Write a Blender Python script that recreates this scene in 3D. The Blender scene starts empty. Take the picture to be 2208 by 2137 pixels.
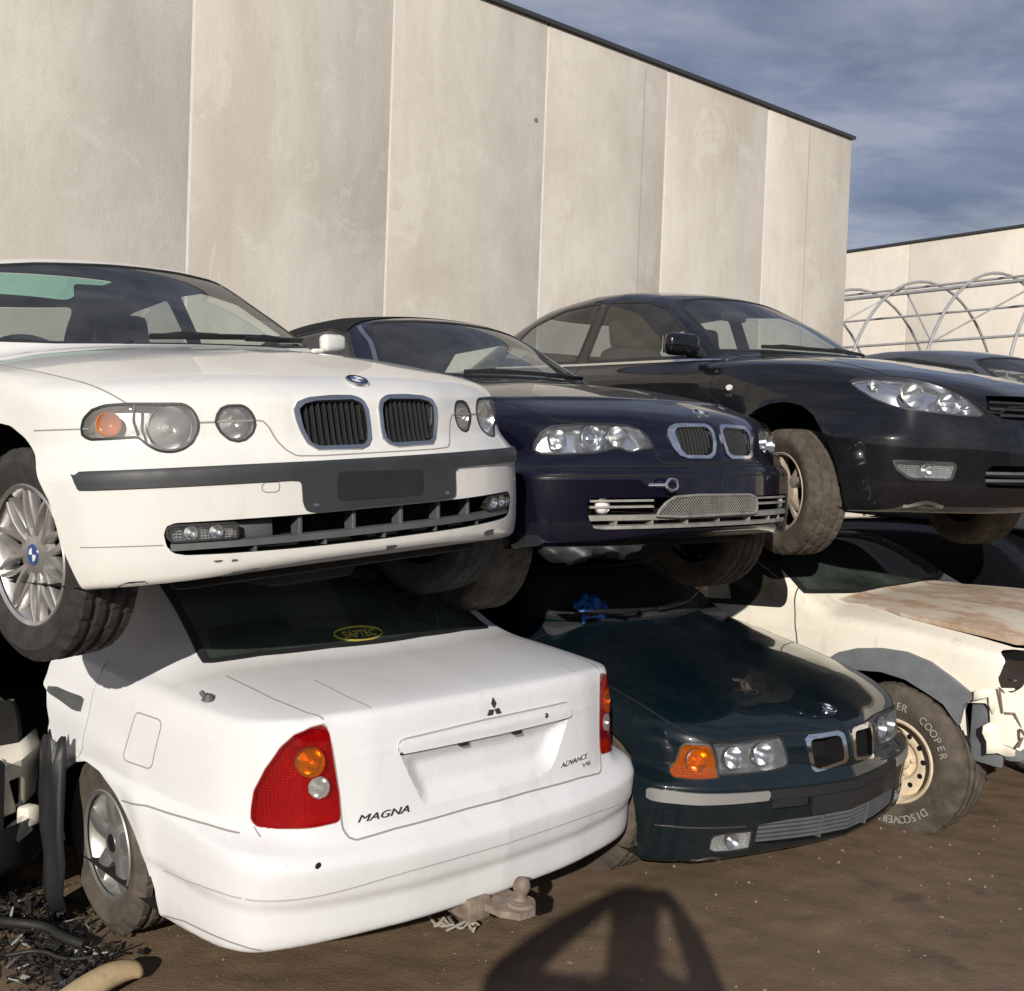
import math, random
import numpy as np
# ------------------------------------------------------------------ numpy kit: car bodies are implicit fields, polygonised and trimmed
def tab(pts, n=500, smooth=True):
    """(x,y) pairs -> fast lookup of a monotone cubic through them."""
    pts = sorted(pts); x = np.array([p[0] for p in pts], float); y = np.array([p[1] for p in pts], float)
    if not smooth or len(x) < 3:
        return lambda q: np.interp(q, x, y)
    h = np.diff(x); d = np.diff(y) / h
    m = np.zeros(len(x)); m[0] = d[0]; m[-1] = d[-1]
    for i in range(1, len(x) - 1):
        if d[i-1] * d[i] > 0:
            w1 = 2*h[i] + h[i-1]; w2 = h[i] + 2*h[i-1]
            m[i] = (w1 + w2) / (w1 / d[i-1] + w2 / d[i])
    X = np.linspace(x[0], x[-1], n); k = np.clip(np.searchsorted(x, X, side='right') - 1, 0, len(x) - 2)
    t = (X - x[k]) / h[k]; t2 = t*t; t3 = t2*t
    Y = (2*t3 - 3*t2 + 1)*y[k] + (t3 - 2*t2 + t)*h[k]*m[k] + (3*t2 - 2*t3)*y[k+1] + (t3 - t2)*h[k]*m[k+1]
    return lambda q: np.interp(q, X, Y)
def smax(a, b, r):
    h = np.maximum(r - np.abs(a - b), 0.0)
    return np.maximum(a, b) + h*h/(4*r)
def smin(a, b, r):
    return -smax(-a, -b, r)
def sstep(a, b, x):
    t = np.clip((x - a)/(b - a), 0, 1); return t*t*(3 - 2*t)
def surface_nets(f, xs, ys, zs):
    G = f(xs[:, None, None], ys[None, :, None], zs[None, None, :])
    G = np.broadcast_to(G, (len(xs), len(ys), len(zs)))
    S = G < 0
    c = S[:-1, :-1, :-1].astype(np.int8)
    cnt = np.zeros(c.shape, np.int8)
    for dx in (0, 1):
        for dy in (0, 1):
            for dz in (0, 1):
                cnt += S[dx:S.shape[0]-1+dx, dy:S.shape[1]-1+dy, dz:S.shape[2]-1+dz]
    act = (cnt > 0) & (cnt < 8)
    I, J, K = np.nonzero(act)
    idx = -np.ones(act.shape, np.int64); idx[I, J, K] = np.arange(len(I))
    acc = np.zeros((len(I), 3)); num = np.zeros(len(I))
    cor = [(0,0,0),(1,0,0),(0,1,0),(1,1,0),(0,0,1),(1,0,1),(0,1,1),(1,1,1)]
    for a in range(8):
        for b in range(a+1, 8):
            A, B = cor[a], cor[b]
            if sum(abs(A[i]-B[i]) for i in range(3)) != 1: continue
            ga = G[I+A[0], J+A[1], K+A[2]]; gb = G[I+B[0], J+B[1], K+B[2]]
            m = (ga < 0) != (gb < 0)
            t = np.where(m, ga/np.where(m, ga-gb, 1), 0)
            pa = np.stack([xs[I+A[0]], ys[J+A[1]], zs[K+A[2]]], -1); pb = np.stack([xs[I+B[0]], ys[J+B[1]], zs[K+B[2]]], -1)
            acc += np.where(m[:, None], pa + (pb-pa)*t[:, None], 0); num += m
    V = acc/num[:, None]
    Q = []
    for ax in range(3):
        sl0 = [slice(None)]*3; sl1 = [slice(None)]*3
        sl0[ax] = slice(0, -1); sl1[ax] = slice(1, None)
        for o in range(3):
            if o != ax:
                sl0[o] = slice(1, -1); sl1[o] = slice(1, -1)
        s0 = S[tuple(sl0)]; s1 = S[tuple(sl1)]
        e = np.nonzero(s0 != s1)
        if len(e[0]) == 0: continue
        u, v = [(1, 2), (2, 0), (0, 1)][ax]
        base = [e[0].copy(), e[1].copy(), e[2].copy()]
        q = []
        for (du, dv) in ((0, 0), (1, 0), (1, 1), (0, 1)):
            t = [b.copy() for b in base]; t[u] = t[u]+du; t[v] = t[v]+dv
            q.append(idx[t[0], t[1], t[2]])
        q = np.stack(q, -1); fl = s0[e]
        q[~fl] = q[~fl][:, ::-1]
        Q.append(q)
    Q = np.concatenate(Q)
    d1 = np.sum((V[Q[:, 0]]-V[Q[:, 2]])**2, 1); d2 = np.sum((V[Q[:, 1]]-V[Q[:, 3]])**2, 1)
    T = np.where((d1 <= d2)[:, None, None], np.stack([Q[:, [0, 1, 2]], Q[:, [0, 2, 3]]], 1), np.stack([Q[:, [0, 1, 3]], Q[:, [1, 2, 3]]], 1)).reshape(-1, 3)
    return V, T
def fgrad(f, P, h=1.5e-3):
    g = np.empty_like(P)
    for i in range(3):
        e = np.zeros(3); e[i] = h
        a = P + e; b = P - e
        g[:, i] = (f(a[:, 0], a[:, 1], a[:, 2]) - f(b[:, 0], b[:, 1], b[:, 2]))/(2*h)
    return g
def newton(f, P, it=3, clampd=0.02):
    for _ in range(it):
        v = f(P[:, 0], P[:, 1], P[:, 2]); g = fgrad(f, P)
        s = np.clip(v/np.maximum((g*g).sum(1), 1e-6), -clampd*4, clampd*4)
        d = -s[:, None]*g; L = np.linalg.norm(d, axis=1, keepdims=True)
        P = P + d*np.minimum(1, clampd/np.maximum(L, 1e-9))
    return P
def fnormal(f, P, h=3e-3):
    g = fgrad(f, P, h); return g/np.maximum(np.linalg.norm(g, axis=1, keepdims=True), 1e-9)
class Tri:
    def __init__(s, V, T): s.V = np.asarray(V, float); s.T = np.asarray(T, np.int64)
    def compact(s):
        u, inv = np.unique(s.T.ravel(), return_inverse=True)
        return Tri(s.V[u], inv.reshape(-1, 3))
def split(m, g):
    """cut triangle mesh at g == 0 -> (g<0 part, g>0 part)"""
    g = np.where(np.abs(g) < 2e-5, 2e-5, g)
    neg = g < 0; T = m.T; n = neg[T].sum(1)
    inn = [T[n == 3]]; out = [T[n == 0]]
    V = [m.V]; nv = len(m.V)
    cutm = (n == 1) | (n == 2)
    if cutm.any():
        C = T[cutm]; odd = np.where((n[cutm] == 1)[:, None], neg[C], ~neg[C])
        k = odd.argmax(1); r = np.arange(len(C))
        a = C[r, k]; b = C[r, (k+1) % 3]; c = C[r, (k+2) % 3]
        def key(p, q): return np.minimum(p, q)*nv + np.maximum(p, q)
        keys = np.concatenate([key(a, b), key(a, c)]); u, inv = np.unique(keys, return_inverse=True)
        p, q = u//nv, u % nv; t = g[p]/(g[p]-g[q])
        V.append(m.V[p] + (m.V[q]-m.V[p])*t[:, None])
        ab = nv + inv[:len(C)]; ac = nv + inv[len(C):]
        t1 = np.stack([a, ab, ac], 1); t2 = np.concatenate([np.stack([ab, b, c], 1), np.stack([ab, c, ac], 1)])
        s1 = neg[a]; s2 = np.concatenate([s1, s1])
        inn += [t1[s1], t2[~s2]]; out += [t1[~s1], t2[s2]]
    V = np.concatenate(V)
    return Tri(V, np.concatenate(inn)).compact(), Tri(V, np.concatenate(out)).compact()
def chaikin(p, n=2, closed=True):
    p = np.asarray(p, float)
    for _ in range(n):
        q = np.roll(p, -1, 0) if closed else p[1:]
        a = p if closed else p[:-1]
        r = np.stack([.75*a+.25*q, .25*a+.75*q], 1).reshape(-1, p.shape[1])
        p = r if closed else np.concatenate([p[:1], r, p[-1:]])
    return p
def rpoly(p, r=.02, n=4):
    """round the corners of a closed polygon by radius-ish r"""
    p = np.asarray(p, float); o = []
    for i in range(len(p)):
        a, b, c = p[i-1], p[i], p[(i+1) % len(p)]
        la, lc = np.linalg.norm(a-b), np.linalg.norm(c-b)
        s = b + (a-b)*min(r/la, .48); e = b + (c-b)*min(r/lc, .48)
        for k in range(n+1):
            t = k/n; o.append((1-t)**2*s + 2*t*(1-t)*b + t*t*e)
    return np.array(o)
def dens(p, step=.012, closed=True):
    p = np.asarray(p, float); q = np.vstack([p, p[:1]]) if closed else p
    L = np.r_[0, np.cumsum(np.linalg.norm(np.diff(q, axis=0), axis=1))]
    n = max(2, int(round(L[-1]/step)))
    s = np.linspace(0, L[-1], n+1)
    r = np.stack([np.interp(s, L, q[:, i]) for i in range(q.shape[1])], 1)
    return r[:-1] if closed else r
def poly_sd(P, poly):
    """signed distance (neg inside) of 2D points to polygon"""
    poly = np.asarray(poly, float); P = np.asarray(P, float)
    lo, hi = poly.min(0)-.05, poly.max(0)+.05
    near = ((P > lo) & (P < hi)).all(1)
    out = np.full(len(P), .05)
    Q = P[near]
    if len(Q) == 0: return out
    d2 = np.full(len(Q), 1e9); ins = np.zeros(len(Q), bool)
    for i in range(len(poly)):
        a, b = poly[i-1], poly[i]; e = b-a; w = Q-a
        t = np.clip((w@e)/max(e@e, 1e-12), 0, 1)
        d2 = np.minimum(d2, ((w-t[:, None]*e)**2).sum(1))
        c = (a[1] > Q[:, 1]) != (b[1] > Q[:, 1])
        if abs(b[1]-a[1]) > 1e-12:
            ins ^= c & (Q[:, 0] < e[0]*(Q[:, 1]-a[1])/e[1] + a[0])
    out[near] = np.where(ins, -1, 1)*np.minimum(np.sqrt(d2), .05)
    return out
def raycast(f, O, D, tmax=4.0, n=220, t0=0.0):
    O = np.atleast_2d(O).astype(float); D = np.broadcast_to(np.atleast_2d(D), O.shape).astype(float)
    hit = np.full(len(O), np.nan); prev = None; tp = t0
    alive = np.ones(len(O), bool); lo = np.zeros(len(O)); hi = np.zeros(len(O))
    for t in np.linspace(t0, tmax, n):
        P = O + D*t; v = f(P[:, 0], P[:, 1], P[:, 2])
        new = alive & (v < 0)
        lo[new] = tp; hi[new] = t; alive &= ~new; tp = t
        if not alive.any(): break
    ok = ~alive
    for _ in range(22):
        mid = .5*(lo+hi); P = O + D*mid[:, None]; v = f(P[:, 0], P[:, 1], P[:, 2])
        hi = np.where(v < 0, mid, hi); lo = np.where(v < 0, lo, mid)
    P = O + D*(.5*(lo+hi))[:, None]; P[~ok] = np.nan
    return P
def on_surface(f, q, view, s=1):
    """2D outline -> 3D points on the field. view f:(y,z) r:(y,z) from behind  s:(x,z) side s  t:(x,y)"""
    q = np.asarray(q, float); n = len(q); z = np.zeros(n)
    if view == 'f': O = np.stack([z+1.3, q[:, 0], q[:, 1]], 1); D = (-1, 0, 0)
    elif view == 's': O = np.stack([q[:, 0], z+s*1.3, q[:, 1]], 1); D = (0, -s, 0)
    else: O = np.stack([q[:, 0], q[:, 1], z+2.2], 1); D = (0, 0, -1)
    P = raycast(f, O, D)
    return P[~np.isnan(P[:, 0])]
def sweep(P, N, prof, closed=False):
    """sweep a profile [(b,n)] along surface points P with normals N; b across, n outwards"""
    P = np.asarray(P); N = np.asarray(N); n = len(P)
    if closed: T = np.roll(P, -1, 0)-np.roll(P, 1, 0)
    else:
        T = np.gradient(P, axis=0)
    T /= np.maximum(np.linalg.norm(T, axis=1, keepdims=True), 1e-9)
    B = np.cross(N, T); B /= np.maximum(np.linalg.norm(B, axis=1, keepdims=True), 1e-9)
    m = len(prof)
    V = np.concatenate([(P + B*b + N*h)[:, None, :] for b, h in prof], 1).reshape(-1, 3)
    F = []
    for i in range(n if closed else n-1):
        j = (i+1) % n
        for k in range(m):
            l = (k+1) % m
            F.append((i*m+k, i*m+l, j*m+l, j*m+k))
    if not closed:
        F.append(tuple(range(m-1, -1, -1))); F.append(tuple((n-1)*m+k for k in range(m)))
    return V, F
def rect(w, h0, h1, bev=.25):
    b = min(w, abs(h1-h0))*bev
    return [(-w/2, h0), (w/2, h0), (w/2, h1-b), (w/2-b, h1), (-w/2+b, h1), (-w/2, h1-b)]
def circ(r, n=8, c=0.0):
    return [(r*math.cos(2*math.pi*k/n), c+r*math.sin(2*math.pi*k/n)) for k in range(n)]
# ------------------------------------------------------------------ blender helpers
import bpy
from mathutils import Matrix, Vector
SC = bpy.context.scene
COL = SC.collection
rnd = random.Random(7)
def tag(o, label=None, cat=None, group=None, kind=None):
    if label: o['label'] = label
    if cat: o['category'] = cat
    if group: o['group'] = group
    if kind: o['kind'] = kind
    return o
def empty(name, parent=None, mat=None):
    o = bpy.data.objects.new(name, None); o.empty_display_size = .2; COL.objects.link(o)
    if parent: o.parent = parent
    if mat is not None: o.matrix_local = mat
    return o
def mobj(name, V, F, mat, parent=None, normals=None, smooth=True, auto=None, label=None):
    me = bpy.data.meshes.new(name)
    V = np.asarray(V, float)
    me.from_pydata(V.tolist(), [], [tuple(int(i) for i in f) for f in F]); me.update()
    for m in (mat if isinstance(mat, (list, tuple)) else [mat]): me.materials.append(m)
    if smooth: me.polygons.foreach_set('use_smooth', [True]*len(me.polygons))
    o = bpy.data.objects.new(name, me); COL.objects.link(o)
    if normals is not None and len(me.polygons): me.normals_split_custom_set_from_vertices(np.asarray(normals).tolist())
    elif auto is not None and len(me.polygons): me.set_sharp_from_angle(angle=math.radians(auto))
    if parent: o.parent = parent
    if label: o['label'] = label
    return o
class MB:
    """collects primitive shapes into one mesh"""
    def __init__(s): s.V = []; s.F = []
    def add(s, V, F):
        n = len(s.V); s.V += [tuple(map(float, v)) for v in V]; s.F += [tuple(int(i)+n for i in f) for f in F]; return s
    def box(s, c, d, R=None, bev=0.0):
        dx, dy, dz = [q/2 for q in d]
        if bev <= 0:
            V = np.array([(x, y, z) for x in (-dx, dx) for y in (-dy, dy) for z in (-dz, dz)])
            F = [(0, 1, 3, 2), (4, 6, 7, 5), (0, 4, 5, 1), (2, 3, 7, 6), (0, 2, 6, 4), (1, 5, 7, 3)]
        else:
            bm = bmesh.new(); bmesh.ops.create_cube(bm, size=1.0)
            for v in bm.verts: v.co = Vector((v.co.x*d[0], v.co.y*d[1], v.co.z*d[2]))
            bmesh.ops.bevel(bm, geom=bm.edges[:], offset=min(bev, min(d)*.49), segments=2, profile=.5, affect='EDGES')
            bm.verts.index_update(); V = np.array([v.co[:] for v in bm.verts]); F = [tuple(v.index for v in f.verts) for f in bm.faces]; bm.free()
        if R is not None: V = V @ np.asarray(R).T
        return s.add(V + np.asarray(c, float), F)
    def tube(s, pts, r, n=8, cap=True):
        P = np.asarray(pts, float); m = len(P); T = np.gradient(P, axis=0); T /= np.maximum(np.linalg.norm(T, axis=1, keepdims=True), 1e-9)
        rr = np.broadcast_to(np.asarray(r, float), (m,)); up = np.array([0, 0, 1.0]) if abs(T[0][2]) < .9 else np.array([1.0, 0, 0])
        V = []; u = np.cross(T[0], up); u /= np.linalg.norm(u)
        for i in range(m):
            u = u - T[i]*(u@T[i]); u /= max(np.linalg.norm(u), 1e-9); w = np.cross(T[i], u)
            V += [P[i] + rr[i]*(math.cos(2*math.pi*k/n)*u + math.sin(2*math.pi*k/n)*w) for k in range(n)]
        F = [(i*n+k, i*n+(k+1) % n, (i+1)*n+(k+1) % n, (i+1)*n+k) for i in range(m-1) for k in range(n)]
        if cap: F += [tuple(range(n-1, -1, -1)), tuple((m-1)*n+k for k in range(n))]
        return s.add(V, F)
    def lathe(s, prof, n=48, axis='y', c=(0, 0, 0), a0=0, a1=2*math.pi, closed=True):
        """prof: [(r, h)] revolve about axis"""
        m = len(prof); V = []; steps = n if closed else n+1
        for i in range(steps):
            a = a0 + (a1-a0)*i/n; ca, sa = math.cos(a), math.sin(a)
            for r, h in prof:
                p = (r*ca, h, r*sa) if axis == 'y' else ((h, r*ca, r*sa) if axis == 'x' else (r*ca, r*sa, h))
                V.append((p[0]+c[0], p[1]+c[1], p[2]+c[2]))
        F = [(i*m+k, i*m+k+1, ((i+1) % steps)*m+k+1, ((i+1) % steps)*m+k) for i in range(n) for k in range(m-1)]
        return s.add(V, F)
    def prism(s, poly, h0, h1, R=None, c=(0, 0, 0)):
        """poly in local xy, extruded along local z between h0 and h1"""
        n = len(poly); V = np.array([(p[0], p[1], h0) for p in poly] + [(p[0], p[1], h1) for p in poly], float)
        F = [tuple(range(n-1, -1, -1)), tuple(range(n, 2*n))] + [(i, (i+1) % n, n+(i+1) % n, n+i) for i in range(n)]
        if R is not None: V = V @ np.asarray(R).T
        return s.add(V + np.asarray(c, float), F)
    def xf(s, M):
        A = np.asarray(M); V = np.array(s.V); s.V = [tuple(v) for v in (V @ A[:3, :3].T + A[:3, 3])]; return s
    def obj(s, name, mat, parent=None, auto=35, smooth=True, label=None):
        return mobj(name, np.array(s.V) if s.V else np.zeros((0, 3)), s.F, mat, parent, None, smooth, auto, label)
import bmesh
# ------------------------------------------------------------------ materials
def new_mat(name):
    m = bpy.data.materials.new(name); m.use_nodes = True; nt = m.node_tree; nt.nodes.clear()
    out = nt.nodes.new('ShaderNodeOutputMaterial'); return m, nt, out
def nd(nt, t, **kw):
    n = nt.nodes.new(t)
    for k, v in kw.items():
        if k in n.inputs: n.inputs[k].default_value = v
        else: setattr(n, k, v)
    return n
def noise(nt, scale, detail=5, rough=.55, vec=None, stretch=None, coord='Object'):
    tc = nd(nt, 'ShaderNodeTexCoord'); n = nd(nt, 'ShaderNodeTexNoise'); n.inputs['Scale'].default_value = scale
    n.inputs['Detail'].default_value = detail; n.inputs['Roughness'].default_value = rough
    if stretch is not None:
        mp = nd(nt, 'ShaderNodeMapping'); mp.inputs['Scale'].default_value = stretch
        nt.links.new(tc.outputs[coord], mp.inputs[0]); nt.links.new(mp.outputs[0], n.inputs[0])
    else: nt.links.new(tc.outputs[coord], n.inputs[0])
    return n
def ramp(nt, src, stops):
    r = nd(nt, 'ShaderNodeValToRGB'); e = r.color_ramp.elements
    while len(e) < len(stops): e.new(.5)
    for i, (p, c) in enumerate(stops):
        e[i].position = p; e[i].color = c if len(c) == 4 else (*c, 1)
    nt.links.new(src, r.inputs[0]); return r
def g3(v): return (v, v, v, 1)
def mixc(nt, fac, a, b, blend='MIX'):
    m = nd(nt, 'ShaderNodeMix', data_type='RGBA', blend_type=blend)
    for s, v in ((0, fac), (6, a), (7, b)):
        if hasattr(v, 'is_output'): nt.links.new(v, m.inputs[s])
        else: m.inputs[s].default_value = v
    return m.outputs[2]
def simple(name, col, rough=.5, metal=0., spec=.5, coat=0., var=.0, vs=6., bump=0., bs=40., trans=0.):
    m, nt, out = new_mat(name); b = nd(nt, 'ShaderNodeBsdfPrincipled')
    b.inputs['Base Color'].default_value = (*col, 1); b.inputs['Roughness'].default_value = rough; b.inputs['Metallic'].default_value = metal
    b.inputs['Specular IOR Level'].default_value = spec; b.inputs['Coat Weight'].default_value = coat; b.inputs['Coat Roughness'].default_value = .04
    b.inputs['Transmission Weight'].default_value = trans
    if var > 0:
        n = noise(nt, vs, 6, .6)
        r = ramp(nt, n.outputs[0], [(.3, tuple(c*(1-var) for c in col)), (.7, tuple(min(1, c*(1+var)) for c in col))])
        nt.links.new(r.outputs[0], b.inputs['Base Color'])
        r2 = ramp(nt, n.outputs[0], [(.3, g3(min(1, rough*1.25))), (.75, g3(rough*.85))]); nt.links.new(r2.outputs[0], b.inputs['Roughness'])
    if bump > 0:
        n2 = noise(nt, bs, 4, .6); bp = nd(nt, 'ShaderNodeBump'); bp.inputs['Strength'].default_value = bump; bp.inputs['Distance'].default_value = .01
        nt.links.new(n2.outputs[0], bp.inputs['Height']); nt.links.new(bp.outputs[0], b.inputs['Normal'])
    nt.links.new(b.outputs[0], out.inputs[0]); return m
def paint(name, col, dust=.15, dustcol=(.32, .27, .21), rough=.45, coat=1., ior=.12, seed=0., flake=0., low=.35, streak=.0):
    """weathered car paint: clear coat over colour, film of dust heavier low down and in blotches"""
    m, nt, out = new_mat(name); b = nd(nt, 'ShaderNodeBsdfPrincipled')
    b.inputs['Coat Weight'].default_value = coat; b.inputs['Specular IOR Level'].default_value = ior
    b.inputs['Metallic'].default_value = flake
    n = noise(nt, 2.3, 8, .62); n2 = noise(nt, 26, 6, .7); tc = nd(nt, 'ShaderNodeTexCoord')
    sx = nd(nt, 'ShaderNodeSeparateXYZ'); nt.links.new(tc.outputs['Object'], sx.inputs[0])
    mr = nd(nt, 'ShaderNodeMapRange'); mr.inputs[1].default_value = .75; mr.inputs[2].default_value = .15; mr.inputs[3].default_value = 0; mr.inputs[4].default_value = low
    nt.links.new(sx.outputs[2], mr.inputs[0])
    r = ramp(nt, n.outputs[0], [(.35, g3(0)), (.75, g3(1))]); r2 = ramp(nt, n2.outputs[0], [(.35, g3(.25)), (.7, g3(1))])
    mu = nd(nt, 'ShaderNodeMath', operation='MULTIPLY'); nt.links.new(r.outputs[0], mu.inputs[0]); nt.links.new(r2.outputs[0], mu.inputs[1])
    ad = nd(nt, 'ShaderNodeMath', operation='ADD'); nt.links.new(mu.outputs[0], ad.inputs[0]); nt.links.new(mr.outputs[0], ad.inputs[1])
    fa = nd(nt, 'ShaderNodeMath', operation='MULTIPLY'); fa.use_clamp = True; nt.links.new(ad.outputs[0], fa.inputs[0]); fa.inputs[1].default_value = dust
    c = mixc(nt, fa.outputs[0], (*col, 1), (*dustcol, 1)); nt.links.new(c, b.inputs['Base Color'])
    vs_ = nd(nt, 'ShaderNodeTexVoronoi'); vs_.inputs['Scale'].default_value = 34; nt.links.new(tc.outputs['Object'], vs_.inputs[0]); sp = ramp(nt, vs_.outputs[0], [(.045, g3(1)), (.085, g3(0))])
    spn = noise(nt, 3.1, 3, .5); spm = ramp(nt, spn.outputs[0], [(.52, g3(0)), (.66, g3(.6))]); smu = nd(nt, 'ShaderNodeMath', operation='MULTIPLY'); nt.links.new(sp.outputs[0], smu.inputs[0]); nt.links.new(spm.outputs[0], smu.inputs[1])
    stn = noise(nt, 9, 6, .7, stretch=(1, 1, .12)); str_ = ramp(nt, stn.outputs[0], [(.56, g3(0)), (.78, g3(streak))]); c = mixc(nt, str_.outputs[0], c, tuple(q*.55 for q in dustcol)+(1,)); c = mixc(nt, smu.outputs[0], c, tuple(q*.35 for q in dustcol)+(1,)); nt.links.new(c, b.inputs['Base Color'])
    ro = nd(nt, 'ShaderNodeMapRange'); ro.inputs[3].default_value = rough; ro.inputs[4].default_value = min(1, rough+.4); nt.links.new(fa.outputs[0], ro.inputs[0]); nt.links.new(ro.outputs[0], b.inputs['Roughness'])
    cr = nd(nt, 'ShaderNodeMapRange'); cr.inputs[3].default_value = .03; cr.inputs[4].default_value = .45; nt.links.new(fa.outputs[0], cr.inputs[0]); nt.links.new(cr.outputs[0], b.inputs['Coat Roughness'])
    bp = nd(nt, 'ShaderNodeBump'); bp.inputs['Strength'].default_value = .035; bp.inputs['Distance'].default_value = .02
    n3 = noise(nt, 5, 2, .5); nt.links.new(n3.outputs[0], bp.inputs['Height']); nt.links.new(bp.outputs[0], b.inputs['Coat Normal'])
    ge = nd(nt, 'ShaderNodeNewGeometry'); ins = nd(nt, 'ShaderNodeBsdfDiffuse'); ins.inputs[0].default_value = (.05, .05, .052, 1); ms = nd(nt, 'ShaderNodeMixShader')
    nt.links.new(ge.outputs['Backfacing'], ms.inputs[0]); nt.links.new(b.outputs[0], ms.inputs[1]); nt.links.new(ins.outputs[0], ms.inputs[2]); nt.links.new(ms.outputs[0], out.inputs[0]); return m
def glass(name, tint=(.55, .62, .6), refl=1.0, dust=.06, dustcol=(.45, .42, .36)):
    """thin pane: tinted see-through plus fresnel mirror plus a little dust"""
    m, nt, out = new_mat(name)
    t = nd(nt, 'ShaderNodeBsdfTransparent'); t.inputs[0].default_value = (*tint, 1)
    gl = nd(nt, 'ShaderNodeBsdfGlossy'); gl.inputs['Roughness'].default_value = .02; gl.inputs[0].default_value = (.95, .97, 1, 1)
    # two-sided mirror strength of a thin pane (Schlick)
    ge = nd(nt, 'ShaderNodeNewGeometry'); dt = nd(nt, 'ShaderNodeVectorMath', operation='DOT_PRODUCT'); nt.links.new(ge.outputs['Incoming'], dt.inputs[0]); nt.links.new(ge.outputs['Normal'], dt.inputs[1])
    ab = nd(nt, 'ShaderNodeMath', operation='ABSOLUTE'); nt.links.new(dt.outputs['Value'], ab.inputs[0]); om = nd(nt, 'ShaderNodeMath', operation='SUBTRACT'); om.inputs[0].default_value = 1.; nt.links.new(ab.outputs[0], om.inputs[1])
    pw = nd(nt, 'ShaderNodeMath', operation='POWER'); pw.inputs[1].default_value = 5.; nt.links.new(om.outputs[0], pw.inputs[0]); mf = nd(nt, 'ShaderNodeMath', operation='MULTIPLY_ADD'); mf.use_clamp = True; mf.inputs[1].default_value = refl*.93; mf.inputs[2].default_value = refl*.085; nt.links.new(pw.outputs[0], mf.inputs[0])
    mx = nd(nt, 'ShaderNodeMixShader'); nt.links.new(mf.outputs[0], mx.inputs[0]); nt.links.new(t.outputs[0], mx.inputs[1]); nt.links.new(gl.outputs[0], mx.inputs[2])
    df = nd(nt, 'ShaderNodeBsdfDiffuse'); df.inputs[0].default_value = (*dustcol, 1)
    n = noise(nt, 4, 8, .65); r = ramp(nt, n.outputs[0], [(.3, g3(dust*.4)), (.75, g3(min(1, dust*1.8)))])
    m2 = nd(nt, 'ShaderNodeMixShader'); nt.links.new(r.outputs[0], m2.inputs[0]); nt.links.new(mx.outputs[0], m2.inputs[1]); nt.links.new(df.outputs[0], m2.inputs[2])
    nt.links.new(m2.outputs[0], out.inputs[0]); return m
M = {}
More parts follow.
